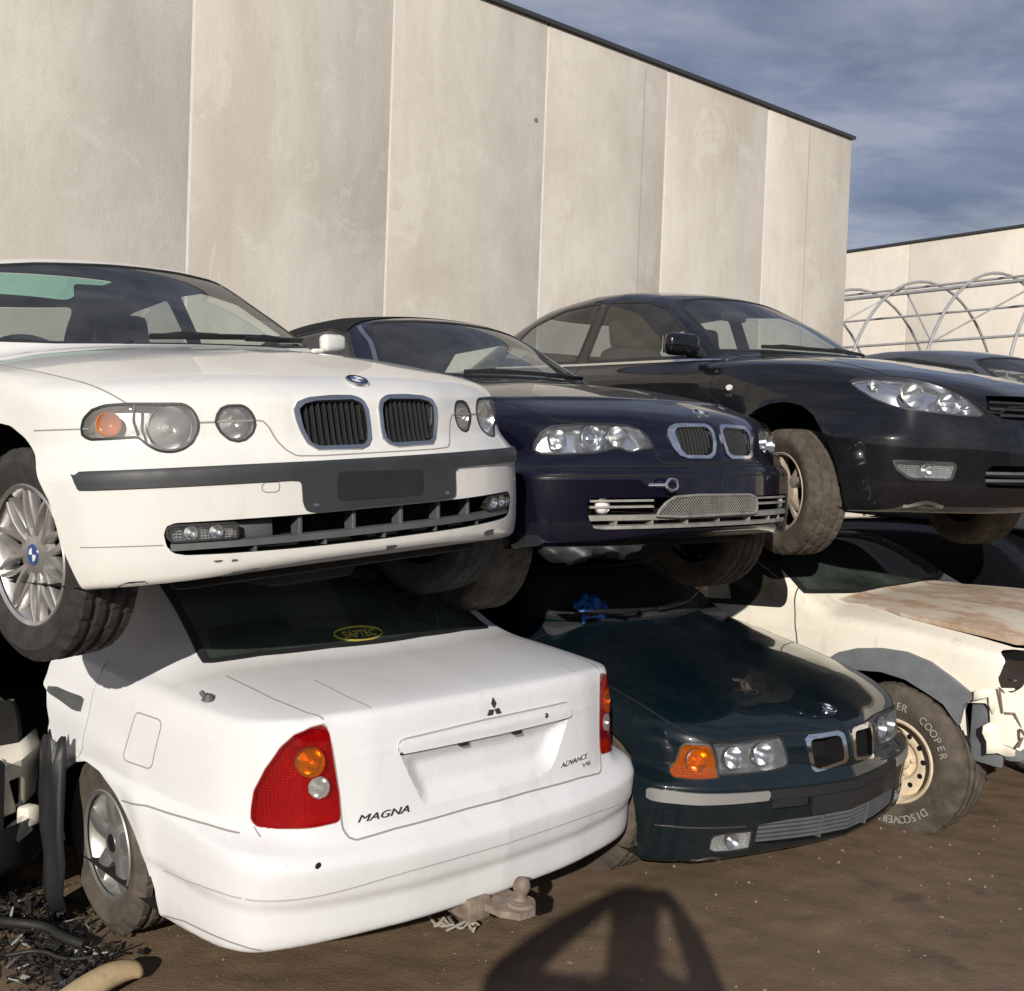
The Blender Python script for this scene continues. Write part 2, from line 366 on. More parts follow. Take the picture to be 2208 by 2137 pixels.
def mats():
    M['white'] = paint('white_paint', (.70, .70, .68), dust=.22, dustcol=(.46, .41, .33), rough=.35, low=.5, streak=.22)
    M['white2'] = paint('aged_white_paint', (.69, .70, .725), dust=.22, dustcol=(.46, .42, .36), rough=.42, coat=.5, low=.55, streak=.22)
    M['navy'] = paint('navy_paint', (.0022, .0026, .010), dust=.010, rough=.3, low=.3)
    M['black'] = paint('black_paint', (.004, .0046, .007), dust=.03, rough=.3, low=.3)
    M['green'] = paint('dark_green_paint', (.0011, .0068, .0112), dust=.045, rough=.3, low=.3, flake=.0)
    M['cream'] = paint('cream_paint', (.80, .765, .67), dust=.35, dustcol=(.46, .38, .27), rough=.5, coat=.25, low=.5, streak=.5)
    M['grey'] = paint('grey_paint', (.05, .055, .065), dust=.1, rough=.3)
    M['glass'] = glass('window_glass', (.90, .96, .93), .72, .06, (.40, .42, .42))
    M['glassd'] = glass('dark_window_glass', (.62, .66, .66), .8, .05)
    M['glassg'] = glass('green_window_glass', (.45, .56, .50), .8, .13, (.25, .31, .275))
    M['lens'] = glass('lamp_lens', (.93, .95, .97), .8, .05, (.6, .6, .58))
    M['lensd'] = glass('cloudy_lamp_lens', (.78, .78, .77), .8, .22, (.50, .49, .47))
    M['trim'] = simple('black_trim', (.018, .019, .021), .45, var=.3, vs=9, bump=.1, bs=200)
    M['trimg'] = simple('grey_trim', (.075, .08, .085), .55, var=.25, vs=9)
    M['rubber'] = simple('tyre_rubber', (.035, .033, .031), .8, spec=.3, var=.35, vs=14, bump=.15, bs=120)
    M['rubberd'] = simple('dusty_tyre_rubber', (.085, .072, .058), .9, spec=.2, var=.4, vs=11, bump=.2, bs=90)
    M['seam'] = simple('panel_gap', (.02, .02, .02), .9, spec=.1)
    M['seamw'] = simple('light_panel_gap', (.27, .26, .25), .9, spec=.1)
    M['chrome'] = simple('chrome', (.78, .79, .8), .12, metal=1.)
    M['chromed'] = simple('dull_chrome', (.5, .51, .53), .3, metal=1., var=.2)
    M['alloy'] = simple('alloy', (.55, .54, .53), .38, metal=.85, var=.25, vs=20)
    M['alloyd'] = simple('dusty_alloy', (.42, .36, .29), .6, metal=.4, var=.25, vs=12)
    M['steel'] = simple('cream_steel_wheel', (.62, .52, .38), .6, var=.25, vs=14)
    M['rust'] = simple('rusty_steel', (.20, .155, .125), .8, var=.4, vs=22, bump=.3, bs=60)
    M['refl'] = simple('lamp_reflector', (.72, .73, .74), .22, metal=1.)
    M['refd'] = simple('dark_lamp_reflector', (.40, .40, .41), .3, metal=.8)
    M['bulb'] = simple('bulb_glass', (.9, .9, .88), .1)
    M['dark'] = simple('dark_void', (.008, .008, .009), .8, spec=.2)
    M['under'] = simple('underbody', (.02, .019, .018), .9, spec=.2, var=.4)
    M['seat'] = simple('seat_cloth', (.035, .035, .038), .9, spec=.2, var=.2)
    M['dash'] = simple('dashboard', (.03, .03, .033), .65, spec=.3)
    M['amberg'] = glass('amber_glass', (1., .34, .02), .8, .12, (.85, .26, .02)); M['redg'] = glass('red_glass', (.95, .02, .025), .8, .14, (.50, .008, .012)); M['ribs'] = ribbed()
    M['amber'] = lampmat('amber_lens', (.95, .24, .01))
    M['red'] = lampmat('red_lens', (.62, .008, .012))
    M['clearl'] = lampmat('clear_lens', (.72, .70, .66))
    M['mblue'] = simple('emblem_blue', (.02, .07, .22), .25, coat=.8)
    M['mwhite'] = simple('emblem_white', (.75, .76, .78), .3, coat=.8)
    M['letter'] = simple('badge_letters', (.06, .06, .065), .35, metal=.5)
    M['fabric'] = simple('soft_top_fabric', (.02, .02, .022), .95, spec=.1, var=.3, vs=40)
    M['yellow'] = simple('yellow_sticker', (.50, .43, .08), .7)
    M['dullbar'] = simple('dull_grey_bars', (.24, .235, .22), .6, metal=.3, var=.3, vs=15); M['shelf'] = simple('parcel_shelf_cloth', (.30, .34, .31), .9)
    M['teal'] = glass('teal_roof_glass', (.42, .86, .76), .4, .05); M['seamx'] = simple('crease_shading', (.42, .41, .40), .9, spec=.1); M['shadescrap'] = simple('shaded_scrap', (.012, .0115, .011), .6, var=.5, vs=30)  # scrap colour is blackened to stand for shade over the debris pile
    M['strip'] = simple('black_rubbing_strip', (.032, .035, .040), .5, var=.25, vs=7)
    M['silver'] = simple('silver_strip', (.42, .42, .42), .35, metal=.6, var=.15); M['trimb'] = simple('blue_grey_plastic', (.15, .165, .18), .6, var=.25, vs=7)
    M['rustdark'] = simple('dark_rusty_void', (.03, .022, .018), .9, var=.4); M['rusty'] = rusty()
    M['pwhite'] = simple('tyre_letters', (.30, .285, .26), .8, var=.3, vs=30)
def lampmat(name, col):
    m, nt, out = new_mat(name); b = nd(nt, 'ShaderNodeBsdfPrincipled')
    b.inputs['Base Color'].default_value = (*col, 1); b.inputs['Roughness'].default_value = .25; b.inputs['Coat Weight'].default_value = 1.; b.inputs['Coat Roughness'].default_value = .05
    v = nd(nt, 'ShaderNodeTexVoronoi'); v.inputs['Scale'].default_value = 150; tc = nd(nt, 'ShaderNodeTexCoord'); nt.links.new(tc.outputs['Object'], v.inputs[0])
    bp = nd(nt, 'ShaderNodeBump'); bp.inputs['Strength'].default_value = .10; bp.inputs['Distance'].default_value = .004; nt.links.new(v.outputs[0], bp.inputs['Height']); nt.links.new(bp.outputs[0], b.inputs['Normal'])
    n = noise(nt, 18, 4, .6); c = ramp(nt, n.outputs[0], [(.3, tuple(x*.75 for x in col)), (.7, tuple(min(1, x*1.2) for x in col))]); nt.links.new(c.outputs[0], b.inputs['Base Color'])
    nt.links.new(b.outputs[0], out.inputs[0]); return m

def rusty():
    """faded cream paint with rust breaking through in long streaks"""
    m, nt, out = new_mat('rusty_paint'); b = nd(nt, 'ShaderNodeBsdfPrincipled'); b.inputs['Roughness'].default_value = .6
    n = noise(nt, 3.2, 8, .68, stretch=(.7, 1.6, 1)); n2 = noise(nt, 14, 6, .7); c = ramp(nt, n.outputs[0], [(.38, (.60, .55, .47)), (.50, (.54, .45, .36)), (.58, (.40, .27, .18)), (.70, (.50, .41, .32))])
    r2 = ramp(nt, n2.outputs[0], [(.45, g3(0)), (.75, g3(.5))]); k = mixc(nt, r2.outputs[0], c.outputs[0], (.66, .60, .52, 1)); nt.links.new(k, b.inputs['Base Color']); nt.links.new(b.outputs[0], out.inputs[0]); return m

def ribbed():
    """bright moulded inside of a lamp with a fine grid"""
    m, nt, out = new_mat('lamp_ribs'); b = nd(nt, 'ShaderNodeBsdfPrincipled'); b.inputs['Base Color'].default_value = (.8, .8, .8, 1); b.inputs['Metallic'].default_value = .7; b.inputs['Roughness'].default_value = .3
    tc = nd(nt, 'ShaderNodeTexCoord'); hs = []
    for ax in ('Z', 'Y'):
        w = nd(nt, 'ShaderNodeTexWave', bands_direction=ax); w.inputs['Scale'].default_value = 38; nt.links.new(tc.outputs['Object'], w.inputs[0]); hs.append(w.outputs[1])
    a = nd(nt, 'ShaderNodeMath', operation='ADD'); nt.links.new(hs[0], a.inputs[0]); nt.links.new(hs[1], a.inputs[1])
    bp = nd(nt, 'ShaderNodeBump'); bp.inputs['Strength'].default_value = .8; bp.inputs['Distance'].default_value = .01; nt.links.new(a.outputs[0], bp.inputs['Height']); nt.links.new(bp.outputs[0], b.inputs['Normal']); nt.links.new(b.outputs[0], out.inputs[0]); return m
# ------------------------------------------------------------------ car bodies
def dtab(t):
    return lambda q: (t(q+.006)-t(q-.006))/.012
def ext(t, to=1.3):
    t = sorted(t); (a, b), (c, d) = t[-2:]; return t + [(to, d+(d-b)/(c-a)*(to-c))]
def car_field(p):
    nose, tail = tab(p['nose']), tab(p['tail']); plan = tab(ext(p['plan'])); plan2 = tab(ext(p.get('plan2', p['plan']))); zb0, zb1 = p.get('planz', (.5, .62))
    tplan = tab(ext(p['tplan'])); dpl, dpl2 = dtab(plan), dtab(plan2); dtp = dtab(tplan)
    W, S, TOP, CR, BOT = tab(p['width']), tab(p['sec']), tab(p['top']), tab(p['crown']), tab(p['bot'])
    ROOF = tab(p['roof']); dR = lambda q: (ROOF(q+.01)-ROOF(q-.01))/.02
    YB = tab(p['yb']); tum, zbelt, rc, kf, kr, xm = p['tum'], p['zbelt'], p['rc'], p['kf'], p['kr'], p['xm']
    rtop, rcab, rcor = p.get('rtop', .05), p.get('rcab', .08), p.get('rcor', .05); arches = p['arches']; mods = p.get('mods', []); rjoin = p.get('rjoin', .03)
    smods = p.get('smods', []); tmods = p.get('tmods', [])
    def lower(x, y, z):
        ay = np.abs(y); t = sstep(zb0, zb1, z)
        pl = plan(ay)*(1-t) + plan2(ay)*t; dp = dpl(ay)*(1-t) + dpl2(ay)*t
        nx = nose(z)
        for m in mods: nx = nx + m(ay, z)
        a = (x - (nx - pl))/np.sqrt(1+dp*dp)
        b = ((tail(z) + tplan(ay)) - x)/np.sqrt(1+dtp(ay)**2)
        Wx = W(x); w = Wx - S(z)
        for xa, za, ra, fl in arches:
            rr = np.hypot(x-xa, z-za); w = w + fl*np.exp(-((rr-ra-.01)/.05)**2)
        for m in smods: w = w + m(x, z)
        c = ay - w
        tp = TOP(x)
        for m in tmods: tp = tp + m(x, ay)
        d = z - (tp - CR(ay/Wx))
        f = smax(a, c, rcor); f = smax(f, b, .06); f = smax(f, d, rtop); f = smax(f, BOT(x)-z, .02)
        return f
    def cabin(x, y, z):
        y2 = y*y; xe = x + np.where(x > xm, kf, -kr)*y2*sstep(0, .25, np.abs(x-xm))
        s = dR(xe)
        r = (z - (ROOF(xe) - rc*y2))/np.sqrt(1+s*s)
        q = (np.abs(y) - (YB(x) - tum*(z-zbelt)))/math.sqrt(1+tum*tum)
        return smax(smax(r, q, rcab), (zbelt-.12) - z, .02)
    def f(x, y, z):
        return smin(lower(x, y, z), cabin(x, y, z), rjoin)
    f.lower = lower; f.cabin = cabin
    return f
def pose_matrix(pos, yaw, pitch, roll):
    return Matrix.Translation(Vector(pos)) @ Matrix.Rotation(math.radians(yaw)-math.pi/2, 4, 'Z') @ Matrix.Rotation(math.radians(pitch), 4, 'Y') @ Matrix.Rotation(math.radians(roll), 4, 'X')
def grid_axis(segs):
    """[(start, step), ..., (end, None)]"""
    o = []
    for (a, h), (b, _) in zip(segs[:-1], segs[1:]): o += list(np.linspace(a, b, max(2, int(round(abs(b-a)/h))), endpoint=False))
    o.append(segs[-1][0]); return np.array(sorted(o))
class Car:
    def __init__(s, name, label, cat, pose, p, group=None):
        s.p = p; s.f = car_field(p); s.root = tag(empty(name, mat=pose_matrix(*pose)), label, cat, group)
        V, T = surface_nets(s.f, grid_axis(p['gx']), grid_axis(p['gy']), grid_axis(p['gz']))
        V = newton(s.f, V, 3, .02); s.m = Tri(V, T)
    def pos(s, q, view, side=1):
        return on_surface(s.f, q, view, side)
    def gmask(s, V, view, side, lim):
        if view == 'f': g = lim - V[:, 0]
        elif view == 'r': g = V[:, 0] - lim
        elif view == 's': g = lim - V[:, 1]*side
        else: g = lim - V[:, 2]
        return g
    def cut(s, view, poly, side=1, lim=None, m=None, grow=0., ymask=None):
        """take the region of the shell inside a 2D outline; returns it and keeps the rest"""
        src = s.m if m is None else m
        if lim is None: lim = {'f': .15, 'r': -2.2, 's': .3, 't': .5}[view]
        V = src.V; q = {'f': V[:, [1, 2]], 'r': V[:, [1, 2]], 's': V[:, [0, 2]], 't': V[:, [0, 1]]}[view].copy()
        if view in 'frt' and side == -1: q[:, 0 if view in 'fr' else 1] *= -1
        g = poly_sd(q, poly) - grow
        g = np.maximum(g, np.clip(s.gmask(V, view, side, lim)*3, -.05, .05))
        inn, out = split(src, g)
        if m is None: s.m = out; return inn
        return inn, out
    def part(s, name, tri, mat, parent=None, off=0., wall=0., label=None, wallmat=None):
        parent = parent or s.root
        if len(tri.T) == 0: print('EMPTY PART', name); return empty(name, parent)
        N = fnormal(s.f, tri.V); V = tri.V + N*off; F = [tuple(t) for t in tri.T]; NN = N
        mats_ = [mat] if wallmat is None else [mat, wallmat]; nf = len(F)
        if wall:
            T = tri.T; E = np.concatenate([T[:, [0, 1]], T[:, [1, 2]], T[:, [2, 0]]]); nv = len(V)
            k = np.minimum(E[:, 0], E[:, 1])*nv + np.maximum(E[:, 0], E[:, 1]); u, i, c = np.unique(k, return_index=True, return_counts=True); B = E[i[c == 1]]
            d = V[B[:, 1]]-V[B[:, 0]]; wn = np.cross(d, N[B[:, 0]]); wn /= np.maximum(np.linalg.norm(wn, axis=1, keepdims=True), 1e-9)
            a, b = V[B[:, 0]], V[B[:, 1]]; a2, b2 = a-N[B[:, 0]]*wall, b-N[B[:, 1]]*wall; n = len(B)
            W_ = np.concatenate([a, b, b2, a2]); WN = np.concatenate([wn]*4)
            F += [(nv+n+j, nv+j, nv+3*n+j, nv+2*n+j) for j in range(n)]
            V = np.concatenate([V, W_]); NN = np.concatenate([N, WN])
        o = mobj(name, V, F, mats_, parent, NN, label=label)
        if wallmat is not None:
            mi = np.zeros(len(F), np.int32); mi[nf:] = 1; o.data.polygons.foreach_set('material_index', mi)
        return o
    def line(s, name, view, q, w=.004, side=1, mat=None, closed=False, h=.0008, parent=None, step=.012, mb=None, prof=None, raw=False):
        """thin strip or bead laid along a line on the shell"""
        q = np.asarray(q, float)
        if view in 'ft' and side == -1: q = q*np.array([-1, 1]) if view == 'f' else q*np.array([1, -1])
        P = s.pos(dens(q, step, closed), view, side)
        if len(P) < 2: print('no line', name); return None
        N = fnormal(s.f, P)
        V, F = sweep(P, N, prof or [(-w/2, -.004), (w/2, -.004), (w/2, h), (-w/2, h)], closed)
        if mb is not None: mb.add(V, F); return mb
        return mobj(name, V, F, mat or M['seam'], parent or s.root, auto=40)
    def decal(s, name, view, q, mat, parent=None, h=.004, lim=None):
        P = s.pos(q, view); N = fnormal(s.f, P); n = len(P); V = np.concatenate([P+N*h, P-N*.002]); F = [tuple(range(n))] + [((i+1) % n, i, n+i, n+(i+1) % n) for i in range(n)]
        return mobj(name, V, F, mat, parent or s.root, auto=30)
    def inset_plate(s, tri, depth):
        N = fnormal(s.f, tri.V); return tri.V - N*depth
ROT = {'x': np.eye(3)}
def frame_from(n):
    """3x3 with columns u, v, n"""
    n = np.asarray(n, float)/np.linalg.norm(n); up = np.array([0, 0, 1.]); u = np.cross(up, n); u /= np.linalg.norm(u); v = np.cross(n, u)
    return np.stack([u, v, n], 1)
def wheel_tyre(R, rim, w, grooves=3, n=72, tread=True):
    """lathe about y, outer face at +w/2; shoulder blocks cut into the tread edge"""
    h = w/2
    prof = [(rim-.012, -h*.80), (rim+.006, -h*.86), (rim+(R-rim)*.35, -h*1.0), (rim+(R-rim)*.62, -h*1.02), (R-.028, -h*.95), (R-.010, -h*.86)]
    nt = 2*grooves+1; ys = np.linspace(-h*.80, h*.80, nt+1)
    for i in range(nt):
        r = R - .0045*((ys[i]+ys[i+1])/2/h)**2
        if i % 2 == 0: prof += [(r, ys[i]+.001), (r, ys[i+1]-.001)]
        else:
            c = (ys[i]+ys[i+1])/2; prof += [(r-.009, c-.004), (r-.009, c+.004)]
    prof += [(R-.010, h*.86), (R-.028, h*.95), (rim+(R-rim)*.62, h*1.02), (rim+(R-rim)*.35, h*1.0), (rim+.006, h*.86), (rim-.012, h*.80)]
    mb = MB().lathe(prof, n)
    if tread:
        V = np.array(mb.V).reshape(n, len(prof), 3)
        for i in range(n):
            if (i//2) % 3 == 0:
                for k in (5, len(prof)-6, 4, len(prof)-5):
                    r = np.hypot(V[i, k, 0], V[i, k, 2]); V[i, k, [0, 2]] *= (r-.006)/r
            for k in range(6, len(prof)-6):
                r = np.hypot(V[i, k, 0], V[i, k, 2])
                if r > R-.0075 and (i + (k//4)*2) % 6 == 0: V[i, k, [0, 2]] *= (r-.0055)/r
        mb.V = [tuple(v) for v in V.reshape(-1, 3)]
    return mb
def rim_barrel(rim, w, depth=.02):
    h = w/2
    return MB().lathe([(rim-.015, h*.82), (rim-.004, h*.88), (rim+.004, h*.80), (rim-.006, h*.74), (rim-.018, h*.60), (rim-.03, h*.1), (rim-.035, -h*.8)], 56)
def spokes(mb, n, r0, r1, y0, y1, w0, w1, th, twist=0., ph=0., crown=.0):
    for k in range(n):
        a = 2*math.pi*k/n + ph; b = a + twist
        ca = np.array([math.cos(a), 0, math.sin(a)]); cb = np.array([math.cos(b), 0, math.sin(b)])
        ta = np.array([-math.sin(a), 0, math.cos(a)]); tb = np.array([-math.sin(b), 0, math.cos(b)])
        Y = np.array([0, 1., 0]); V = []
        for i in range(5):
            t = i/4; c = ca*(r0+(r1-r0)*t)*(1-t) + cb*(r0+(r1-r0)*t)*t; tt = ta*(1-t)+tb*t
            y = y0+(y1-y0)*t + crown*math.sin(math.pi*t); w = w0+(w1-w0)*t
            for (bw, hh) in ((-.5, -th), (-.5, -.006), (-.28, 0), (.28, 0), (.5, -.006), (.5, -th)): V.append(c + tt*bw*w + Y*(y+hh))
        F = [(i*6+k2, i*6+(k2+1) % 6, (i+1)*6+(k2+1) % 6, (i+1)*6+k2) for i in range(4) for k2 in range(6)]
        mb.add(V, F)
    return mb
# ------------------------------------------------------------------ shapes of the cars (metres; x forward from the axle nearest us, z from the tyre contact)
CROWN = [(0, 0), (.3, .006), (.6, .026), (.8, .055), (.92, .085), (1.05, .13)]
GY = [(-.96, .017), (.96, None)]
PA = dict(nose=[(.15, .62), (.20, .685), (.25, .725), (.32, .742), (.42, .748), (.545, .748), (.575, .732), (.61, .715), (.68, .705), (.73, .695), (.78, .65), (.85, .5)],
    plan=[(0, 0), (.15, .004), (.3, .022), (.45, .062), (.6, .13), (.7, .20), (.76, .26), (.81, .345), (.845, .46), (.87, .62)],
    plan2=[(0, 0), (.15, .006), (.25, .022), (.4, .075), (.5, .115), (.6, .165), (.7, .24), (.75, .32), (.80, .45), (.84, .66)], planz=(.53, .64),
    tail=[(.15, -3.42), (.3, -3.52), (.6, -3.52), (.9, -3.45)], tplan=[(0, 0), (.5, .05), (.75, .17), (.86, .4)],
    width=[(-3.6, .74), (-3, .84), (-2.7, .86), (-1.5, .868), (-.5, .866), (0, .862), (.3, .845), (.5, .82), (.8, .80)],
    sec=[(.15, .07), (.25, .035), (.4, .012), (.52, 0), (.64, 0), (.74, .01), (.84, .03), (.95, .065), (1.0, .09)],
    top=[(-3.6, .95), (-2, .955), (-.9, .965), (-.5, .975), (-.3, .96), (0, .922), (.3, .868), (.5, .825), (.63, .787), (.72, .75), (.8, .7)], crown=CROWN,
    bot=[(-3.6, .30), (-3, .20), (.2, .20), (.42, .235), (.6, .25), (.73, .28), (.8, .285)],
    roof=[(-3.6, .85), (-3.5, 1.0), (-3.25, 1.20), (-2.75, 1.40), (-2.3, 1.435), (-1.9, 1.432), (-1.45, 1.418), (-1.2, 1.39), (-.8, 1.205), (-.43, .985), (-.2, .83), (.2, .55)],
    yb=[(-3.6, .66), (-3, .75), (-2, .785), (-1, .785), (-.6, .775), (-.2, .73)], tum=.52, zbelt=.955, rc=.10, kf=.40, kr=.25, xm=-1.9,
    arches=[(0, .315, .345, .018), (-2.725, .315, .345, .018)], rtop=.045, rcab=.09,
    gx=[(-3.6, .05), (-1.4, .02), (-.6, .014), (.8, None)], gy=GY, gz=[(.1, .016), (1.0, .02), (1.46, None)])
PB = dict(PA, nose=[(.15, .64), (.2, .70), (.26, .735), (.33, .748), (.45, .752), (.52, .752), (.555, .738), (.585, .735), (.62, .73), (.70, .705), (.75, .66), (.82, .5)],
    plan=[(0, 0), (.2, .008), (.4, .055), (.53, .115), (.6, .15), (.7, .215), (.76, .27), (.81, .35), (.845, .46), (.87, .62)],
    plan2=[(0, 0), (.15, .01), (.3, .05), (.44, .115), (.58, .185), (.66, .235), (.71, .285), (.76, .385), (.80, .51), (.84, .7)], planz=(.5, .62),
    tail=[(.15, -3.6), (.3, -3.74), (.6, -3.74), (.9, -3.68)],
    width=[(-3.8, .74), (-3, .85), (-2.7, .868), (-1.5, .868), (-.5, .866), (0, .862), (.3, .842), (.5, .81), (.8, .79)],
    top=[(-3.8, .95), (-3, .98), (-2, .965), (-.9, .975), (-.5, .985), (-.3, .965), (0, .925), (.3, .865), (.5, .82), (.648, .766), (.72, .73), (.8, .68)],
    roof=[(-3.6, .75), (-3.15, .98), (-2.85, 1.18), (-2.3, 1.37), (-1.8, 1.405), (-1.45, 1.40), (-1.2, 1.37), (-.8, 1.175), (-.46, .995), (-.2, .85), (.2, .6)],
    yb=[(-3.6, .66), (-3, .74), (-2, .75), (-1, .745), (-.6, .735), (-.2, .70)], tum=.46, zbelt=.97, rc=.12,
    gx=[(-3.8, .05), (-1.4, .022), (-.6, .015), (.82, None)])
PC = dict(nose=[(.15, .78), (.2, .85), (.26, .90), (.35, .925), (.5, .925), (.6, .915), (.68, .90), (.76, .87), (.82, .80), (.9, .6)],
    plan=[(0, 0), (.2, .02), (.36, .065), (.49, .15), (.6, .235), (.7, .295), (.76, .35), (.82, .45), (.86, .56), (.89, .75)],
    plan2=[(0, 0), (.2, .025), (.36, .09), (.5, .18), (.6, .245), (.66, .30), (.71, .40), (.76, .54), (.80, .68), (.84, .85)], planz=(.55, .75),
    tail=[(.15, -3.72), (.3, -3.87), (.6, -3.87), (1.0, -3.8)], tplan=[(0, 0), (.5, .05), (.75, .17), (.86, .4)],
    width=[(-4, .76), (-3.2, .86), (-2.7, .885), (-1.5, .892), (-.5, .89), (0, .887), (.3, .875), (.5, .86), (.9, .84)],
    sec=[(.15, .07), (.25, .035), (.4, .01), (.55, 0), (.68, 0), (.8, .012), (.9, .035), (.98, .07), (1.05, .1)],
    top=[(-4, 1.02), (-3, 1.04), (-2, 1.0), (-.9, 1.005), (-.5, 1.02), (-.25, 1.01), (0, .985), (.3, .935), (.55, .885), (.7, .84), (.85, .77), (.95, .7)],
    crown=[(0, 0), (.3, .006), (.6, .024), (.8, .05), (.92, .08), (1.05, .13)],
    bot=[(-4, .34), (-3, .2), (.2, .19), (.5, .2), (1, .21)],
    roof=[(-3.9, .9), (-3.55, 1.06), (-3.1, 1.26), (-2.6, 1.43), (-2.0, 1.485), (-1.65, 1.482), (-1.3, 1.44), (-.95, 1.305), (-.35, 1.005), (0, .83), (.3, .65)],
    yb=[(-4, .68), (-3, .76), (-2, .80), (-1, .80), (-.6, .79), (-.2, .74)], tum=.48, zbelt=.965, rc=.10, kf=.45, kr=.4, xm=-1.9,
    arches=[(0, .32, .36, .016), (-2.72, .32, .36, .016)], rtop=.05, rcab=.10,
    gx=[(-4, .05), (-3.2, .03), (-.7, .016), (1.0, None)], gy=GY, gz=[(.1, .017), (1.05, .02), (1.56, None)])
PD = dict(nose=[(.15, .90), (.19, .95), (.25, .985), (.32, 1.002), (.38, 1.002), (.42, 1.015), (.50, 1.022), (.525, 1.01), (.56, .975), (.585, .965), (.7, .945), (.8, .932), (.885, .918), (.92, .905), (.97, .87)],
    plan=[(0, 0), (.3, .012), (.5, .042), (.65, .08), (.75, .125), (.82, .185), (.865, .26), (.89, .38), (.915, .65)],
    plan2=[(0, 0), (.3, .012), (.45, .03), (.56, .062), (.64, .09), (.70, .14), (.75, .20), (.80, .31), (.84, .50), (.88, .8)], planz=(.54, .60),
    tail=[(.15, -2.6), (.9, -2.6)], tplan=[(0, 0), (.5, .05), (.75, .17), (.86, .4)],
    width=[(-3, .85), (-1, .892), (0, .893), (.3, .885), (.6, .865), (.9, .84), (1.1, .82)],
    sec=[(.15, .05), (.22, .02), (.32, .006), (.38, .006), (.42, -.004), (.5, -.002), (.56, .004), (.66, .006), (.78, .03), (.88, .075), (.95, .115), (1.05, .16)],
    top=[(-3, .95), (-.4, .962), (.1, .962), (.3, .958), (.6, .95), (.8, .938), (.9, .92), (.95, .88)], crown=[(0, 0), (.4, .006), (.65, .02), (.8, .04), (.92, .075), (1.05, .13)],
    bot=[(-3, .24), (0, .22), (.5, .23), (.8, .255), (.98, .28), (1.1, .28)],
    roof=[(-2.5, 1.1), (-1.5, 1.22), (-.6, 1.24), (-.35, 1.225), (-.1, 1.145), (.34, .955), (.7, .80)],
    yb=[(-3, .78), (-.5, .775), (0, .755), (.3, .72), (.6, .62)], tum=.52, zbelt=.94, rc=.10, kf=.22, kr=.2, xm=-.6,
    arches=[(0, .31, .345, .012)], rtop=.018, rcab=.05, rcor=.06, rjoin=.035,
    gx=[(-2.7, .06), (-1.0, .018), (-.2, .014), (1.1, None)], gy=[(-.96, .016), (.96, None)], gz=[(.12, .0145), (1.0, .018), (1.3, None)])
PE = dict(PA, nose=[(.13, .66), (.17, .70), (.25, .725), (.34, .738), (.41, .745), (.475, .745), (.525, .722), (.55, .72), (.60, .713), (.66, .695), (.70, .655), (.78, .45)],
    plan=[(0, 0), (.2, .03), (.37, .075), (.56, .14), (.68, .205), (.76, .27), (.81, .33), (.835, .43), (.855, .6)],
    plan2=[(0, 0), (.15, .025), (.29, .075), (.45, .125), (.58, .175), (.66, .235), (.72, .32), (.77, .47), (.81, .7)], planz=(.49, .56),
    tail=[(.15, -3.5), (.3, -3.6), (.6, -3.6), (.9, -3.5)],
    width=[(-3.7, .74), (-3, .83), (-2.7, .845), (-.5, .85), (0, .848), (.3, .842), (.5, .83), (.8, .82)],
    sec=[(.13, .03), (.2, .012), (.4, 0), (.5, 0), (.58, .01), (.66, .028), (.75, .05), (.85, .085), (.95, .13)],
    top=[(-3.7, .9), (-2, .92), (-.9, .925), (-.5, .92), (-.3, .895), (0, .85), (.3, .798), (.5, .757), (.6, .727), (.68, .69), (.75, .64)],
    crown=[(0, 0), (.3, .006), (.6, .028), (.8, .06), (.92, .09), (1.05, .14)],
    bot=[(-3.7, .30), (-3, .20), (.2, .17), (.5, .185), (.72, .225), (.8, .23)],
    roof=[(-3.6, .75), (-3.3, .95), (-2.6, 1.18), (-1.6, 1.22), (-1.05, 1.2), (-.8, 1.12), (-.45, .93), (-.2, .79), (.2, .55)],
    yb=[(-3.6, .66), (-3, .70), (-2, .72), (-.6, .70), (-.2, .66)], tum=.42, zbelt=.91, rc=.08, kf=.3, kr=.2, xm=-1.6,
    arches=[(0, .305, .335, .012), (-2.70, .305, .335, .012)], rtop=.035,
    gx=[(-3.7, .07), (-1.0, .025), (-.5, .014), (.82, None)], gz=[(.1, .0155), (1.0, .02), (1.3, None)])
PF = dict(nose=[(.3, .60), (.45, .63), (.8, .63), (.98, .60), (1.1, .5)],
    plan=[(0, 0), (.4, .01), (.6, .035), (.74, .075), (.8, .13), (.85, .25)], planz=(.5, .62),
    tail=[(.3, -3.9), (1, -3.9)], tplan=[(0, 0), (.6, .02), (.86, .1)],
    width=[(-4, .80), (-.6, .82), (-.3, .83), (0, .835), (.4, .825), (.7, .80)],
    sec=[(.3, .05), (.5, .015), (.75, 0), (.9, .01), (1.0, .03), (1.08, .055), (1.15, .08)],
    top=[(-4, 1.1), (-1, 1.13), (-.5, 1.135), (-.2, 1.12), (.2, 1.075), (.45, 1.03), (.58, .99), (.7, .93)], crown=[(0, 0), (.4, .01), (.7, .035), (.88, .07), (1.05, .13)],
    bot=[(-4, .45), (.8, .42)],
    roof=[(-3, 1.1), (-2.2, 1.42), (-1.2, 1.44), (-1.0, 1.42), (-.4, 1.12), (-.1, .97), (.3, .8)],
    yb=[(-4, .74), (-1, .76), (-.5, .765), (-.2, .73)], tum=.26, zbelt=1.09, rc=.06, kf=.18, kr=.1, xm=-1.3,
    arches=[(0, .40, .47, .0)], rtop=.035, rcab=.06, rjoin=.02,
    gx=[(-2.4, .06), (-1.3, .022), (-.7, .016), (.8, None)], gy=[(-.96, .018), (.96, None)], gz=[(.3, .017), (1.2, .02), (1.56, None)])
